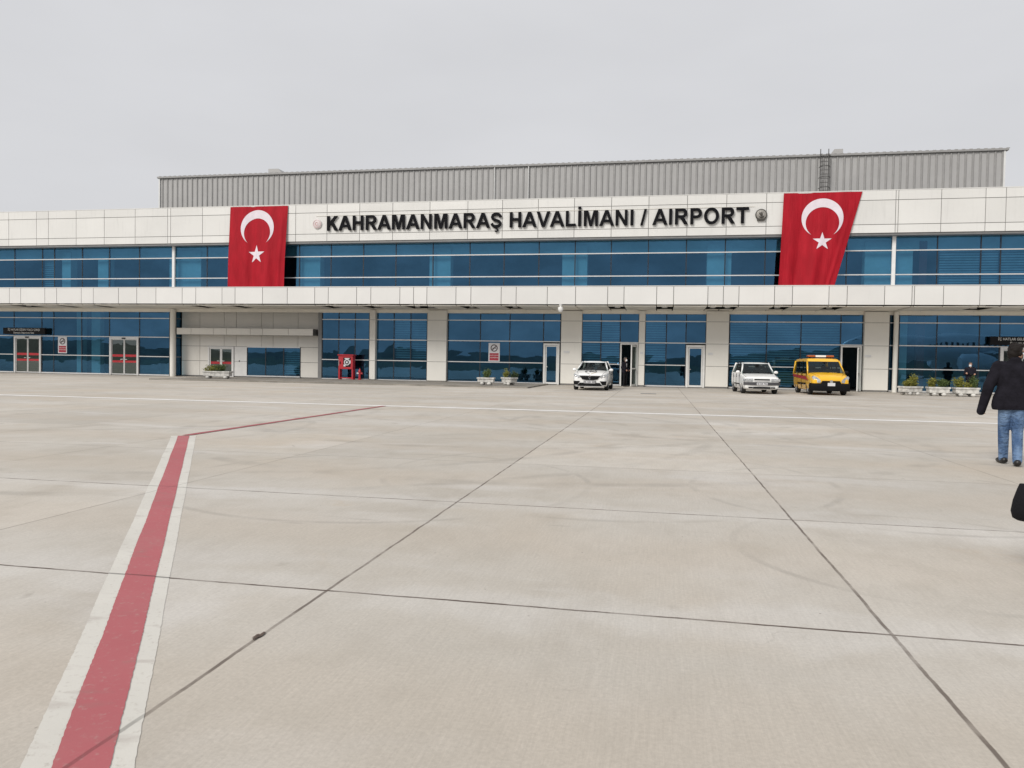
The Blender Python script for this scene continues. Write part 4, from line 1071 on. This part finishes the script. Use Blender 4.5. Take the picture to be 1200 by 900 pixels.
    b = MB(); b.loft(band([5, 6, 7, 8, 9], .0, 1.0, .006, .0, .0), caps=False, closed=False); b.build('rear_window', M['autoglass'], t, True)
    for seq in ((2, 3, 4, 5), (12, 11, 10, 9)):
        for a, c in zip(seq, seq[1:]):
            t0 = .0; t1 = .0
            b = MB(); b.loft(band([a, c], .0, 1.0, .006, t0, t1), caps=False, closed=False); b.build('side_window', M['autoglass'], t)
    # wipers
    p0, p1 = Vector(lo[0]), Vector(hi[0]); d_ = (p1-p0).normalized()
    b = MB(); z0 = p0.z+.02
    for xx in (-.42, .12): b.tube([(xx, p0.y-.015, z0), (xx+.5, p0.y+.04, z0+.06)], .009, 5)
    b.build('wiper', M['plastic'], t)
    t['_'] = 0; del t['_']
    return t, rows
def shut_line(t, pts, nm='bonnet_gap'):
    body = [c for c in t.children if c.name.startswith('body')][0]
    for s in (-1, 1):
        b = MB()
        for (x0, y0), (x1, y1) in zip(pts, pts[1:]):
            for k in range(8):
                a, c = k/8, (k+1)/8; xa, ya, xb, yb_ = x0+(x1-x0)*a, y0+(y1-y0)*a, x0+(x1-x0)*c, y0+(y1-y0)*c
                b.quad((s*xa-.006, ya, 1), (s*xa+.006, ya, 1), (s*xb+.006, yb_, 1), (s*xb-.006, yb_, 1))
        o = b.build(nm, M['plastic'], t); drape(o, body, .003)
def mirror(t, x, y, z, paint, s):
    b = MB(); b.sphere((x+s*.12, y, z), (.105, .06, .075), 14, 10); b.tube([(x-s*.06, y+.02, z-.05), (x+s*.05, y, z-.03)], .022, 6); b.build('mirror', paint, t, True)
def side_lines(t, W, doors, z0, z1, xs=1.0, hz=.78):
    for s in (-1, 1):
        for y0, y1 in doors:
            b = MB(); x = s*(W/2*xs+.002)
            for y in (y0, y1): b.box(min(x, x-s*.02), max(x, x-s*.02), y-.006, y+.006, z0, z1)
            o = b.build('door', M['plastic'], t)
            b = MB(); b.box(min(x-s*.02, x+s*.02), max(x-s*.02, x+s*.02), y1-.22, y1-.06, hz-.015, hz+.015, .006); b.build('handle', M['plastic'], o)
# white sedan
def sedan():
    W = 1.78; hw = W/2; L = 4.3
    st = [(-2.12, hw*.66, .30, .60, .01, .08), (-2.10, hw*.84, .23, .70, .015, .08), (-1.98, hw*.935, .19, .80, .02, .08), (-1.7, hw*.975, .17, .88, .04, .08), (-1.35, hw*.99, .17, .95, .05, .08), (-.85, hw, .17, 1.0, .04, .09),
          (0, hw, .17, 1.02, .0, .1), (.9, hw, .17, 1.03, .0, .1), (1.5, hw*.99, .18, 1.05, .03, .1), (1.95, hw*.95, .22, 1.04, .03, .1), (2.14, hw*.86, .28, .98, .02, .1), (2.18, hw*.7, .36, .85, .02, .1)]
    cab = dict(rows=[(.985, hw*.90, hw*.88, -.98, -1.12, 1.55, 1.66), (1.40, hw*.70, hw*.70, -.22, -.34, .98, 1.06)], crown=.085)
    t, rows = car('white_sedan', (-3.28, 39.75, 0), R(-1.0), 'white saloon car with black grille and marked bonnet by the open door', M['car_white'], L, W, 1.49, st, cab, (-1.32, 1.28), .31)
    yf = -2.165
    gr = [(-.52, .745), (.52, .745), (.38, .56), (.16, .525), (-.16, .525), (-.38, .56)]
    b = MB(); b.prism(gr, yf-.0, yf+.22); b.build('grille', M['plastic'], t)
    b = MB(); b.box(-.46, .46, yf-.012, yf, .722, .73); b.build('grille_bar', M['chrome'], t)
    dia = [(0, .13), (.075, 0), (0, -.13), (-.075, 0)]; din = [(0, .065), (.035, 0), (0, -.065), (-.035, 0)]
    b = MB(); b.loft([[(x, yf-.02, z+.655) for x, z in dia], [(x*.75, yf-.05, z*.75+.655) for x, z in dia], [(x, yf-.03, z+.655) for x, z in din]], caps=False); b.build('emblem', M['chrome'], t)
    for s in (-1, 1):
        p = [(.44, .70), (.60, .60), (.74, .655), (.835, .80), (.80, .835), (.60, .775), (.50, .745)]
        b = MB(); f = [(s*x, yf+.02+.42*max(0, x-.42)**1.3 - .012, z) for x, z in p]; k = [(x, y+.12, z) for x, y, z in f]
        n = len(p); b.add(f+k, [tuple(range(n))]+[(j, n+j, n+(j+1) % n, (j+1) % n) for j in range(n)]); o = b.build('headlight', M['lamp'], t)
        b = MB(); cx_ = s*.70; b.sphere((cx_, yf+.075, .71), (.06, .03, .045), 12, 8); b.build('reflector', M['chrome'], o, True)
        b = MB(); p = [(.50, .47), (.82, .47), (.80, .28), (.62, .28)]
        f = [(s*x, yf+.0+.22*max(0, x-.48), z) for x, z in p]; k = [(x, y+.16, z) for x, y, z in f]
        b.add(f+k, [(0, 1, 2, 3)]+[(j, 4+j, 4+(j+1) % 4, (j+1) % 4) for j in range(4)]); b.build('fog_light_recess', M['plastic'], t)
        mirror(t, s*hw*.93, -.78, 1.03, M['car_white'], s)
        b = MB(); b.box(min(s*.55, s*.80), max(s*.55, s*.80), 2.10, 2.17, .74, .90, .02); b.build('tail_light', M['red'], t)
    b = MB(); b.prism([(-.50, .385), (.50, .385), (.62, .235), (-.62, .235)], yf-.003, yf+.2); b.build('lower_intake', M['plastic'], t)
    b = MB(); b.box(-.70, .70, yf-.015, yf+.12, .195, .215); b.build('bumper_lip', M['alu'], t)
    MB().box(-.30, .30, yf-.012, yf+.08, .355, .495).build('plate_surround', M['flash'], t)
    plate(t, yf-.015, .425, '46 ABK 089')
    # markings on the bonnet, following its slope
    sl = math.atan2(.07, .35)
    body = [c for c in t.children if c.name.startswith('body')][0]
    o = text('bonnet_lettering', 'GÜVENLİK', .46, M['letter'], t, (0, -1.55, 1.0), (0, 0, 0), ext=0, bold=.022, sx=.27); drape(o, body, .006)
    gold = mat('gold_stripe', (.42, .33, .14), .5)
    for s in (-1, 1):
        b = MB()
        for k in range(12):
            x0, x1 = .26-.018*k, .26-.018*(k+1); y0, y1 = -1.72-.018*k, -1.72-.018*(k+1)
            b.quad((s*x0, y0, 1), (s*x1, y1, 1), (s*x1, y1-.045, 1), (s*x0, y0-.045, 1))
        o = b.build('bonnet_chevron', gold if s > 0 else M['flash'], t); drape(o, body, .006)
    shut_line(t, [(.74, -1.1), (.70, -1.6), (.60, -1.98)])
    side_lines(t, W, ((-.72, .25), (.27, 1.15)), .3, .98)
    b = MB(); b.tube([(0, .55, 1.48), (0, .60, 1.50), (0, .78, 1.56)], [.02, .012, .004], 6); b.build('antenna', M['plastic'], t)
sedan()
# older white estate
def estate():
    W = 1.72; hw = W/2
    st = [(-2.10, hw*.80, .36, .66, .01, .06), (-2.08, hw*.92, .24, .74, .015, .06), (-1.98, hw*.965, .20, .80, .02, .06), (-1.5, hw*.985, .19, .87, .03, .07), (-.95, hw, .19, .94, .02, .08), (0, hw, .19, .97, 0, .08), (1.2, hw, .19, .99, 0, .08), (1.9, hw*.98, .20, 1.0, 0, .08), (2.12, hw*.93, .26, 1.0, 0, .08), (2.16, hw*.88, .34, .95, 0, .08)]
    cab = dict(rows=[(.93, hw*.91, hw*.90, -1.0, -1.10, 2.06, 2.12), (1.40, hw*.74, hw*.74, -.34, -.44, 1.76, 1.82)], crown=.075)
    t, rows = car('white_estate_car', (4.83, 40.1, 0), R(3.2), 'older white estate car with grey bumper between the sedan and the yellow van', M['wagon_white'], 4.3, W, 1.47, st, cab, (-1.30, 1.28), .30)
    yf = -2.11
    b = MB(); b.loft([[(x, yf-.05+.10*abs(x/.86)**4, z) for x in [i*.86/8 for i in range(-8, 9)]] for z in (.42, .55)], caps=False, closed=False)
    b.loft([[(x, yf-.05+.10*abs(x/.86)**4+d, z) for x in [i*.86/8 for i in range(-8, 9)]] for z, d in ((.55, 0), (.56, .12))], caps=False, closed=False)
    b.loft([[(x, yf-.05+.10*abs(x/.86)**4+d, z) for x in [i*.86/8 for i in range(-8, 9)]] for z, d in ((.42, 0), (.41, .12))], caps=False, closed=False)
    b.build('bumper', M['bumper'], t)
    for s in (-1, 1):
        b = MB(); b.box(min(s*.42, s*.78), max(s*.42, s*.78), yf-.02, yf+.12, .585, .715, .015); o = b.build('headlight', M['lamp'], t)
        b = MB(); b.box(min(s*.785, s*.85), max(s*.785, s*.85), yf+.0, yf+.14, .59, .71, .012); b.build('indicator', M['lamp'], t)
        b = MB(); b.box(min(s*.42, s*.62), max(s*.42, s*.62), yf-.025, yf+.05, .27, .33, .01); b.build('fog_light_recess', M['plastic'], t)
        mirror(t, s*hw*.93, -.72, 1.0, M['wagon_white'], s)
        b = MB(); b.box(min(s*.60, s*.76), max(s*.60, s*.76), 2.08, 2.17, .62, .92, .02); b.build('tail_light', M['red'], t)
        b = MB(); x = s*(hw+.004); b.box(min(x, x-s*.03), max(x, x-s*.03), -.86, .82, .42, .47); b.build('side_moulding', M['plastic'], t)
    b = MB(); b.box(-.36, .36, yf-.022, yf+.05, .635, .70); o = b.build('grille', M['plastic'], t)
    b = MB(); b.box(-.36, .36, yf-.028, yf-.02, .605, .63); b.build('grille_bar', M['wagon_white'], t)
    plate(t, yf-.055, .475, '46 DR 750', .50, .11)
    b = MB(); b.box(-.40, .40, yf-.0, yf+.1, .25, .34); b.build('lower_intake', M['plastic'], t)
    shut_line(t, [(.76, -1.05), (.74, -1.6), (.72, -2.0)])
    side_lines(t, W, ((-.78, .2), (.22, 1.1)), .3, .92)
    b = MB()
    for s in (-1, 1): b.tube([(s*.56, -.1, 1.475), (s*.56, -.05, 1.50), (s*.56, 1.5, 1.50), (s*.56, 1.55, 1.475)], .014, 6)
    b.build('roof_rail', M['plastic'], t)
    b = MB(); b.tube([(-.1, -.25, 1.47), (-.1, -.2, 1.55)], .008, 5); b.build('antenna', M['plastic'], t)
    t.scale = (1, 1, 1.05)
estate()
# yellow van with light bar
def van():
    W = 1.80; hw = W/2
    st = [(-2.10, hw*.74, .34, .72, .02, .08), (-2.07, hw*.90, .22, .82, .03, .08), (-1.92, hw*.97, .19, .92, .04, .08), (-1.55, hw*.99, .19, 1.02, .05, .08), (-1.15, hw, .19, 1.08, .05, .08), (-.6, hw, .19, 1.10, 0, .08), (.8, hw, .19, 1.10, 0, .08), (1.7, hw, .19, 1.10, 0, .08), (2.06, hw*.98, .24, 1.08, 0, .08), (2.12, hw*.95, .34, 1.0, 0, .08)]
    cab = dict(rows=[(1.02, hw*.965, hw*.975, -1.20, -1.40, 2.08, 2.10), (1.64, hw*.86, hw*.88, -.50, -.62, 2.02, 2.04), (1.76, hw*.80, hw*.82, -.36, -.46, 1.96, 1.98)], crown=.055, glass=(0, 1))
    t, rows = car('yellow_van', (8.12, 40.65, 0), R(2.2), 'yellow van with red side stripe, black bumper and amber roof light bar', M['car_yellow'], 4.2, W, 1.83, st, cab, (-1.30, 1.30), .32, 'van')
    yf = -2.10
    xs = [i*.89/10 for i in range(-10, 11)]
    xs = [-.925, -.915]+xs+[.915, .925]
    def yb(x): return yf-.05+.13*abs(x/.89)**4
    b = MB(); b.loft([[(x, (yb(x) if abs(x) < .9 else (-1.95 if abs(x) < .92 else -1.74))+(d if abs(x) < .9 else 0), z) for x in xs] for z, d in ((.585, .10), (.575, -.01), (.50, -.03), (.34, -.02), (.22, .02), (.20, .12))], caps=False, closed=False); b.build('bumper', M['plastic'], t, 30)
    b = MB(); b.prism([(-.40, .70), (.40, .70), (.46, .58), (-.46, .58)], yf-.035, yf+.1); b.build('grille', M['plastic'], t)
    b = MB(); b.lathe([(.075, yf-.075), (.075, yf-.03)], (0, 0, .665), 20, 'y'); b.build('emblem', M['chrome'], t, 40)
    for s in (-1, 1):
        p = [(.47, .63), (.60, .60), (.80, .70), (.85, .88), (.78, .94), (.60, .84), (.49, .74)]
        f = [(s*x, yf-.055+.42*max(0, x-.42)**1.25, z) for x, z in p]; k = [(x, y+.22, z) for x, y, z in f]; n = len(p)
        b = MB(); b.add(f+k, [tuple(range(n))]+[(j, n+j, n+(j+1) % n, (j+1) % n) for j in range(n)]); o = b.build('headlight', M['lamp'], t)
        b = MB(); b.sphere((s*.64, yf+.055, .735), (.075, .04, .07), 12, 8); b.build('reflector', M['chrome'], o, True)
        mirror(t, s*hw*.97, -.98, 1.12, M['plastic'], s)
        x = s*(hw+.010)
        b = MB(); b.add([(x, -1.45, .70), (x, 2.0, .86), (x, 2.0, .98), (x, -.9, .90)], ((0, 1, 2, 3),)); b.add([(x-s*.02, -1.45, .70), (x-s*.02, 2.0, .86), (x-s*.02, 2.0, .98), (x-s*.02, -.9, .90)], ((0, 1, 2, 3),)); b.build('side_stripe', M['stripe'], t)
        b = MB(); b.box(min(x+s*.012, x-s*.02), max(x+s*.012, x-s*.02), -.85, .85, .50, .57); b.build('side_moulding', M['plastic'], t)
        b = MB(); b.box(min(s*.66, s*.83), max(s*.66, s*.83), 2.03, 2.14, .75, 1.05, .02); b.build('tail_light', M['red'], t)
        b = MB(); xx = s*(hw*.93); b.box(min(xx, xx-s*.02), max(xx, xx-s*.02), -.9, 1.95, 1.62, 1.625)
    plate(t, yf-.085, .53, '', .34, .15)
    shut_line(t, [(.74, -1.3), (.66, -1.7), (.50, -2.0)])
    side_lines(t, W, ((-.95, .05), (.07, 1.05)), .3, 1.05, hz=.93)
    l = MB(); l.box(-.64, .64, -.02, .30, 1.845, 1.86); 
    for x in (-.5, .5): l.box(x-.03, x+.03, .08, .2, 1.80, 1.85)
    o = l.build('light_bar', M['plastic'], t)
    b = MB(); b.box(-.64, -.26, -.03, .30, 1.862, 1.965, .02); b.box(.26, .64, -.03, .30, 1.862, 1.965, .02); b.build('amber_lens', M['amber'], o)
    b = MB(); b.box(-.255, .255, -.025, .29, 1.862, 1.96, .012); b.build('white_panel', M['white'], o)  # plain white piece between the amber lenses
van()

# ------------------------------------------------------------------ people
def capsule(b, p, q, r0, r1=None, n=None, flat=1.0):
    r1 = r0 if r1 is None else r1; p, q = Vector(p), Vector(q); L = (q-p).length
    n = n or max(2, int(L/(min(r0, r1)*.45))+1)
    for i in range(n+1):
        t = i/n; r = r0+(r1-r0)*t; c = p.lerp(q, t); b.sphere(c, (r, r*flat, r), 12, 8)
def remesh(b, name, m, t, vox=.012, it=4, loc=(0, 0, 0)):
    o = b.build(name, m, t)
    md = o.modifiers.new('r', 'REMESH'); md.mode = 'VOXEL'; md.voxel_size = vox; md.use_smooth_shade = True
    md = o.modifiers.new('s', 'SMOOTH'); md.factor = .5; md.iterations = it
    evaluated(o, name); o.data.materials.clear(); o.data.materials.append(m)
    return o
def chain(b, pts, rs, flat=1.0):
    for i in range(len(pts)-1): capsule(b, pts[i], pts[i+1], rs[i], rs[i+1], flat=flat)
def person(loc, rz, label, J, jacket, trousers, hair, mask=True, vox=.012, group=None, bare=None, shirt=False):
    """local frame: faces +y, x to the right.  J: joints"""
    t = empty('person', loc, rz, label, 'person', group)
    head = Matrix.Rotation(J.get('turn', 0), 4, 'Z'); hc = Vector(J['head'])
    def hp(x, y, z): return hc + (head @ Vector((x, y, z)))
    b = MB()
    # head and face
    for s in ((0, .0, .03, .078, .096, .095), (0, .022, -.035, .062, .072, .075), (0, .045, -.082, .040, .042, .032)): 
        b.sphere(hp(*s[:3]), s[3:], 16, 12)
    capsule(b, hp(0, .092, .012), hp(0, .112, -.028), .011, .017); capsule(b, hp(-.022, .086, -.065), hp(.022, .086, -.065), .012)
    for s in (-1, 1):
        b.sphere(hp(s*.080, -.005, -.005), (.012, .022, .034), 10, 8); b.sphere(hp(s*.034, .074, .022), (.022, .014, .012), 10, 8)
    neck = Vector(J['neck']); capsule(b, hp(0, -.015, -.07), neck, .056, .062)
    hipc = (Vector(J['hipL'])+Vector(J['hipR']))/2
    capsule(b, neck-Vector((0, 0, .09)), hipc+Vector((0, 0, .2)), .07, .075); capsule(b, hipc+Vector((0, 0, .2)), hipc, .075, .08)
    for s in 'LR':
        sh, el, wr = (Vector(J[k+s]) for k in ('sh', 'el', 'wr')); hi, kn, an = (Vector(J[k+s]) for k in ('hip', 'kn', 'an'))
        chain(b, [neck-Vector((0, 0, .05)), sh, el, wr], [.06, .052, .040, .027])
        chain(b, [hi, kn, an], [.085, .056, .038]); capsule(b, an+Vector((0, 0, -.02)), an+Vector(J['toe'+s])*.10+Vector((0, 0, -.045)), .030, .022)
        # hand: palm, four curled fingers, thumb from the side of the palm
        d = (wr-el).normalized(); side = Vector((1, 0, 0)); side = (side-d*side.dot(d)).normalized(); fw = side.cross(d)*(1 if side.cross(d).y > 0 else -1)
        pc = wr+d*.085
        for k in range(4): capsule(b, wr+d*.01+fw*(.012*(k-1.5)), pc+fw*(.020*(1.5-k)), .014, .0115)
        inn = side*(1 if s == 'L' else -1); curl = J.get('curl', .5)
        for k, fl in enumerate((.070, .078, .073, .056)):
            base = pc+fw*(.020*(1.5-k)); p1 = base+(d*math.cos(curl*.6)+inn*math.sin(curl*.6))*fl*.5; p2 = p1+(d*math.cos(curl*1.7)+inn*math.sin(curl*1.7))*fl*.5
            chain(b, [base, p1, p2], [.0105, .0095, .008])
        th = wr+d*.03+fw*.028; chain(b, [th, th+d*.035+fw*.022+inn*.012, th+d*.065+fw*.024+inn*.024], [.014, .011, .009])
    remesh(b, 'body', M['skin'], t, vox*.62, 3)
    # jacket
    b = MB(); wst = hipc+Vector((0, -.01, .12)); hem = Vector((hipc.x, hipc.y, J['hem']))
    sl = Vector(J['shL']); sr = Vector(J['shR'])
    chest = (sl+sr)/2-Vector((0, 0, .17)); half = (sr-sl)*.5
    def slab(c, w, dpt, n=7):
        for i in range(n):
            k = -1+2*i/(n-1); b.sphere(c+half.normalized()*k*(w-dpt*.9), (dpt*.95, dpt, dpt), 12, 8)
    for i in range(13):
        k = i/12; c = (chest+Vector((0, 0, .11))).lerp(hem+Vector((0, 0, .09)), k)
        slab(c, .205-.032*math.sin(PI*min(1, k*1.15))+J.get('flare', .018)*k, .116+.006*k)
    for s, sh in ((-1, sl), (1, sr)):
        k = 'L' if s < 0 else 'R'
        q_ = J.get('bulk', 1.0)
        chain(b, [neck-Vector((0, .01, .075)), sh-Vector((0, 0, .012)), Vector(J['el'+k]), Vector(J['wr'+k])+ (Vector(J['wr'+k])-Vector(J['el'+k])).normalized()*J.get('cuff', .02)], [.075, .078*q_, .064*q_, .050*q_])
    capsule(b, neck-Vector((.03, .01, .03)), neck-Vector((-.03, .01, .03)), .066); capsule(b, neck+Vector((-.02, -.012, .015)), neck+Vector((.02, -.012, .015)), .060)
    for sh_ in (sl, sr): b.sphere(sh_-Vector((sh_.x*.10, 0, .03)), (.088, .085, .085), 12, 8)
    jk = remesh(b, 'jacket', jacket, t, vox, 4)
    bm = bmesh.new(); bm.from_mesh(jk.data)          # straight hem, only round the hips
    vs = [v for v in bm.verts if abs(v.co.x-hipc.x) < .275]
    fs = {f for v in vs for f in v.link_faces}; es = {e for f in fs for e in f.edges}
    r_ = bmesh.ops.bisect_plane(bm, geom=list(vs)+list(es)+list(fs), plane_co=(0, 0, J['hem']+.035), plane_no=(.04, .05, -1), clear_outer=True)
    bm.to_mesh(jk.data); bm.free()
    for p in jk.data.polygons: p.use_smooth = True
    # trousers
    b = MB(); capsule(b, hipc+Vector((-.06, 0, .03)), hipc+Vector((.06, 0, .03)), .112, .112); capsule(b, hipc+Vector((-.06, 0, .12)), hipc+Vector((.06, 0, .12)), .10, .10)
    for s in 'LR':
        hi, kn, an = (Vector(J[k+s]) for k in ('hip', 'kn', 'an')); chain(b, [hi, hi.lerp(kn, .5), kn, kn.lerp(an, .4), an+Vector((0, 0, -.005))], [.104, .092, .074, .070, .062])
    remesh(b, 'trousers', trousers, t, vox, 4)
    for s in 'LR':
        an = Vector(J['an'+s]); toe = Vector(J['toe'+s]); b = MB()
        capsule(b, an+toe*-.04+Vector((0, 0, -.03)), an+toe*.09+Vector((0, 0, -.038)), .048, .046); capsule(b, an+toe*.09+Vector((0, 0, -.040)), an+toe*.19+Vector((0, 0, -.05)), .046, .032); capsule(b, an, an+Vector((0, 0, -.03)), .05)
        remesh(b, 'shoe', M['shoe'], t, vox*.8, 3)
    b = MB(); b.sphere(hp(0, -.018, .048), (.086, .098, .090), 18, 12); b.sphere(hp(0, -.045, .0), (.082, .072, .085), 16, 12); b.sphere(hp(0, -.050, -.055), (.066, .050, .055), 16, 12); b.sphere(hp(-.06, .0, .0), (.032, .05, .05), 12, 8); b.sphere(hp(.06, .0, .0), (.032, .05, .05), 12, 8)
    rg = random.Random(4)
    for k in range(60):
        a_, e_ = rg.uniform(0, 6.28), rg.uniform(-.35, 1.4); b.sphere(hp(.074*math.cos(a_)*math.cos(e_), -.022+.088*math.sin(a_)*math.cos(e_), .050+.082*math.sin(e_)) if math.sin(a_) < .55 or e_ > .6 else hp(0, -.04, .06), rg.uniform(.012, .024), 8, 6); b.sphere(hp(0, .045, .092), (.064, .05, .040), 14, 10); b.sphere(hp(.04, .02, .10), (.05, .06, .035), 12, 8)
    remesh(b, 'hair', hair, t, vox*.7, 2)
    for s in (-1, 1):
        b = MB(); b.sphere(hp(s*.034, .088, .022), (.012, .008, .008), 12, 8); o = b.build('eye', M['shirt'], t, True)
        b = MB(); b.sphere(hp(s*.034, .095, .022), (.0055, .003, .0055), 10, 8); b.build('iris', M['hair'], o, True)
    if mask:
        b = MB(); rows = []
        for z, yy, w in ((.004, .122, .05), (-.03, .138, .062), (-.07, .122, .064), (-.105, .088, .05)):
            rows.append([hp(w*math.sin(a)*1.1, -.02+(yy+.02)*math.cos(a*.85), z) for a in [-1.25+2.5*i/12 for i in range(13)]])
        b.loft(rows, caps=False, closed=False)
        for s in (-1, 1): b.tube([hp(s*.068, .03, -.02), hp(s*.086, -.012, .012)], .003, 5)
        b.build('face_mask', M['mask'], t, True)
    if shirt:
        b = MB(); b.add([chest+Vector((-.035, .119, .14)), chest+Vector((.035, .119, .14)), chest+Vector((.012, .126, -.08)), chest+Vector((-.012, .126, -.08))], ((0, 1, 2, 3),)); b.build('shirt', M['shirt'], t)
    return t
# man walking away in the foreground
J = dict(head=(.02, .03, 1.585), neck=(.0, 0, 1.46), shL=(-.195, .01, 1.395), shR=(.195, -.01, 1.395), elL=(-.31, .0, 1.11), elR=(.27, .06, 1.12), wrL=(-.36, .07, .83), wrR=(.24, .26, .95),
         hipL=(-.085, 0, .90), hipR=(.085, 0, .90), knL=(-.085, .10, .49), knR=(.065, .03, .48), anL=(-.06, .17, .085), anR=(.035, -.13, .085), toeL=(-.10, .98, .0), toeR=(.15, .98, .0), hem=.755, turn=R(-58), curl=1.0, cuff=.09, bulk=1.16, flare=.062)
person((4.925, 11.75, 0), R(-8), 'man in black jacket and blue jeans walking away at the right edge, face mask on', J, M['jacket'], M['denim'], M['hair'], True, .011)
# man standing in the open doorway by the sedan
J2 = dict(head=(0, .02, 1.62), neck=(0, 0, 1.49), shL=(-.19, 0, 1.42), shR=(.19, 0, 1.42), elL=(-.25, -.04, 1.13), elR=(.25, -.04, 1.13), wrL=(-.16, .17, 1.00), wrR=(.16, .17, 1.00),
          hipL=(-.085, 0, .92), hipR=(.085, 0, .92), knL=(-.095, .03, .49), knR=(.095, .02, .49), anL=(-.10, 0, .085), anR=(.10, 0, .085), toeL=(-.15, .98, 0), toeR=(.15, .98, 0), hem=.78, turn=R(10), curl=1.0)
person((-1.93, D-.55, 0), R(-130), 'man in dark clothes and face mask standing in the open doorway beside the sedan', J2, M['jacket2'], M['trousers'], M['grey_hair'], True, .018, shirt=True)
# man with folded arms behind the planters
J3 = dict(head=(0, .02, 1.62), neck=(0, 0, 1.49), shL=(-.19, 0, 1.42), shR=(.19, 0, 1.42), elL=(-.26, .03, 1.12), elR=(.26, .03, 1.12), wrL=(.10, .22, 1.16), wrR=(-.10, .24, 1.12),
          hipL=(-.085, 0, .92), hipR=(.085, 0, .92), knL=(-.095, .03, .49), knR=(.095, .02, .49), anL=(-.10, 0, .085), anR=(.10, 0, .085), toeL=(-.15, .98, 0), toeR=(.15, .98, 0), hem=.78, turn=R(-20), curl=.9)
person((16.58, D-1.6, 0), R(165), 'man in dark clothes and white mask with folded arms behind the right planter', J3, M['jacket2'], M['trousers'], M['grey_hair'], True, .018)
# passenger just out of the frame, whose bag hangs into it
J4 = dict(J); J4.update(head=(0, .02, 1.62), turn=0.0, elL=(-.27, -.02, 1.12), wrL=(-.345, .02, .81), curl=1.7)
person((2.855, 5.33, 0), R(-6), 'passenger in black walking just beyond the right edge, carrying the black bag', J4, M['jacket'], M['trousers'], M['hair'], False, .016)
def bag():
    t = empty('handbag', (2.49, 5.36, .352), R(48), 'black soft bag hanging at the right edge of the picture', 'bag')
    b = MB(); rings = []
    for z, l, w in ((.0, .19, .05), (.015, .215, .075), (.06, .225, .085), (.13, .215, .08), (.205, .195, .06), (.24, .185, .03)):
        rings.append([((w if True else 0)*math.copysign(abs(math.cos(a))**.6, math.cos(a)), l*math.copysign(abs(math.sin(a))**.6, math.sin(a)), z) for a in [2*PI*i/28 for i in range(28)]])
    b.loft(rings); b.build('bag_body', M['bagm'], t, 50)
    for s in (-1, 1):
        b = MB(); b.tube([(s*.03, -.11, .23), (s*.02, -.07, .34), (s*.005, .0, .375), (s*.02, .07, .34), (s*.03, .11, .23)], .009, 8); b.build('strap', M['bagm'], t, True)
bag()

# ------------------------------------------------------------------ airliner standing behind the camera, seen mirrored in the glass
def airliner():
    t = empty('airliner', (42, -15, 0), 0, 'white twin engined airliner on the apron, mirrored in the right glazing', 'airliner')
    wh = mat('white_aircraft_paint', (.74, .74, .75), .3, var=.03); gr = mat('grey_wing_skin', (.42, .43, .45), .4, var=.05)
    b = MB(); prof = [(-18, .05, 3.7), (-17.7, .6, 3.72), (-17, 1.05, 3.8), (-15.6, 1.6, 3.9), (-13.5, 1.95, 4.0), (8, 1.95, 4.0), (12, 1.6, 4.3), (15.5, .9, 4.8), (17.5, .35, 5.1)]
    b.loft([[(x, r*math.cos(a), z+r*math.sin(a)) for a in [2*PI*k/28 for k in range(28)]] for x, r, z in prof]); b.build('fuselage', wh, t, True)
    b = MB()
    for k in range(36):
        x = -12.5+k*.62
        for s in (-1, 1): b.box(x-.12, x+.12, s*1.90-.06, s*1.90+.06, 4.35, 4.72, .02)
    b.build('cabin_windows', M['carglass'], t)
    b = MB(); b.loft([[(-16.9, y, 4.35), (-16.2, y*1.2, 4.95), (-15.7, y*1.25, 4.95), (-16.1, y*1.3, 4.4)] for y in (-.85, -.3, .3, .85)], closed=True); b.build('cockpit_window', M['carglass'], t)
    for s in (-1, 1):
        b = MB(); b.loft([[(-3, s*1.2, 3.0), (3.2, s*1.2, 3.05), (3.2, s*1.2, 3.2), (-2.2, s*1.2, 3.45)], [(4.2, s*16.5, 4.6), (5.9, s*16.5, 4.62), (5.9, s*16.5, 4.68), (4.5, s*16.5, 4.75)]]); b.build('wing', gr, t)
        b = MB(); b.lathe([(.85, -5.4), (1.05, -5.0), (1.08, -3.6), (.8, -2.0), (.45, -1.2), (.4, -1.4)], (0, s*5.3, 2.2), 24, 'x'); b.build('engine', wh, t, 40)
        b = MB(); b.loft([[(14, s*.5, 5.0), (16.8, s*.4, 5.05), (16.8, s*.4, 5.15), (14.4, s*.5, 5.25)], [(16.8, s*6, 5.5), (17.9, s*6, 5.5), (17.9, s*6, 5.56), (17, s*6, 5.6)]]); b.build('tailplane', gr, t)
        b = MB(); b.tube([(1.5, s*3.4, 3.2), (1.5, s*3.4, .55)], .12, 8); b.lathe([(.55, -.45), (.55, .45)], (1.5, s*3.4, .55), 20, 'y'); b.build('main_gear', M['rubber'], t)
    b = MB(); b.loft([[(11.5, -.15, 5.6), (17, -.12, 5.4), (17, .12, 5.4), (11.5, .15, 5.6)], [(16.2, -.05, 11.4), (18.4, -.05, 11.4), (18.4, .05, 11.4), (16.2, .05, 11.4)]]); b.build('tail_fin', M['red'], t)
    b = MB(); b.tube([(-13, 0, 2.4), (-13, 0, .4)], .1, 8); b.lathe([(.38, -.3), (.38, .3)], (-13, 0, .38), 18, 'y'); b.build('nose_gear', M['rubber'], t)
airliner()
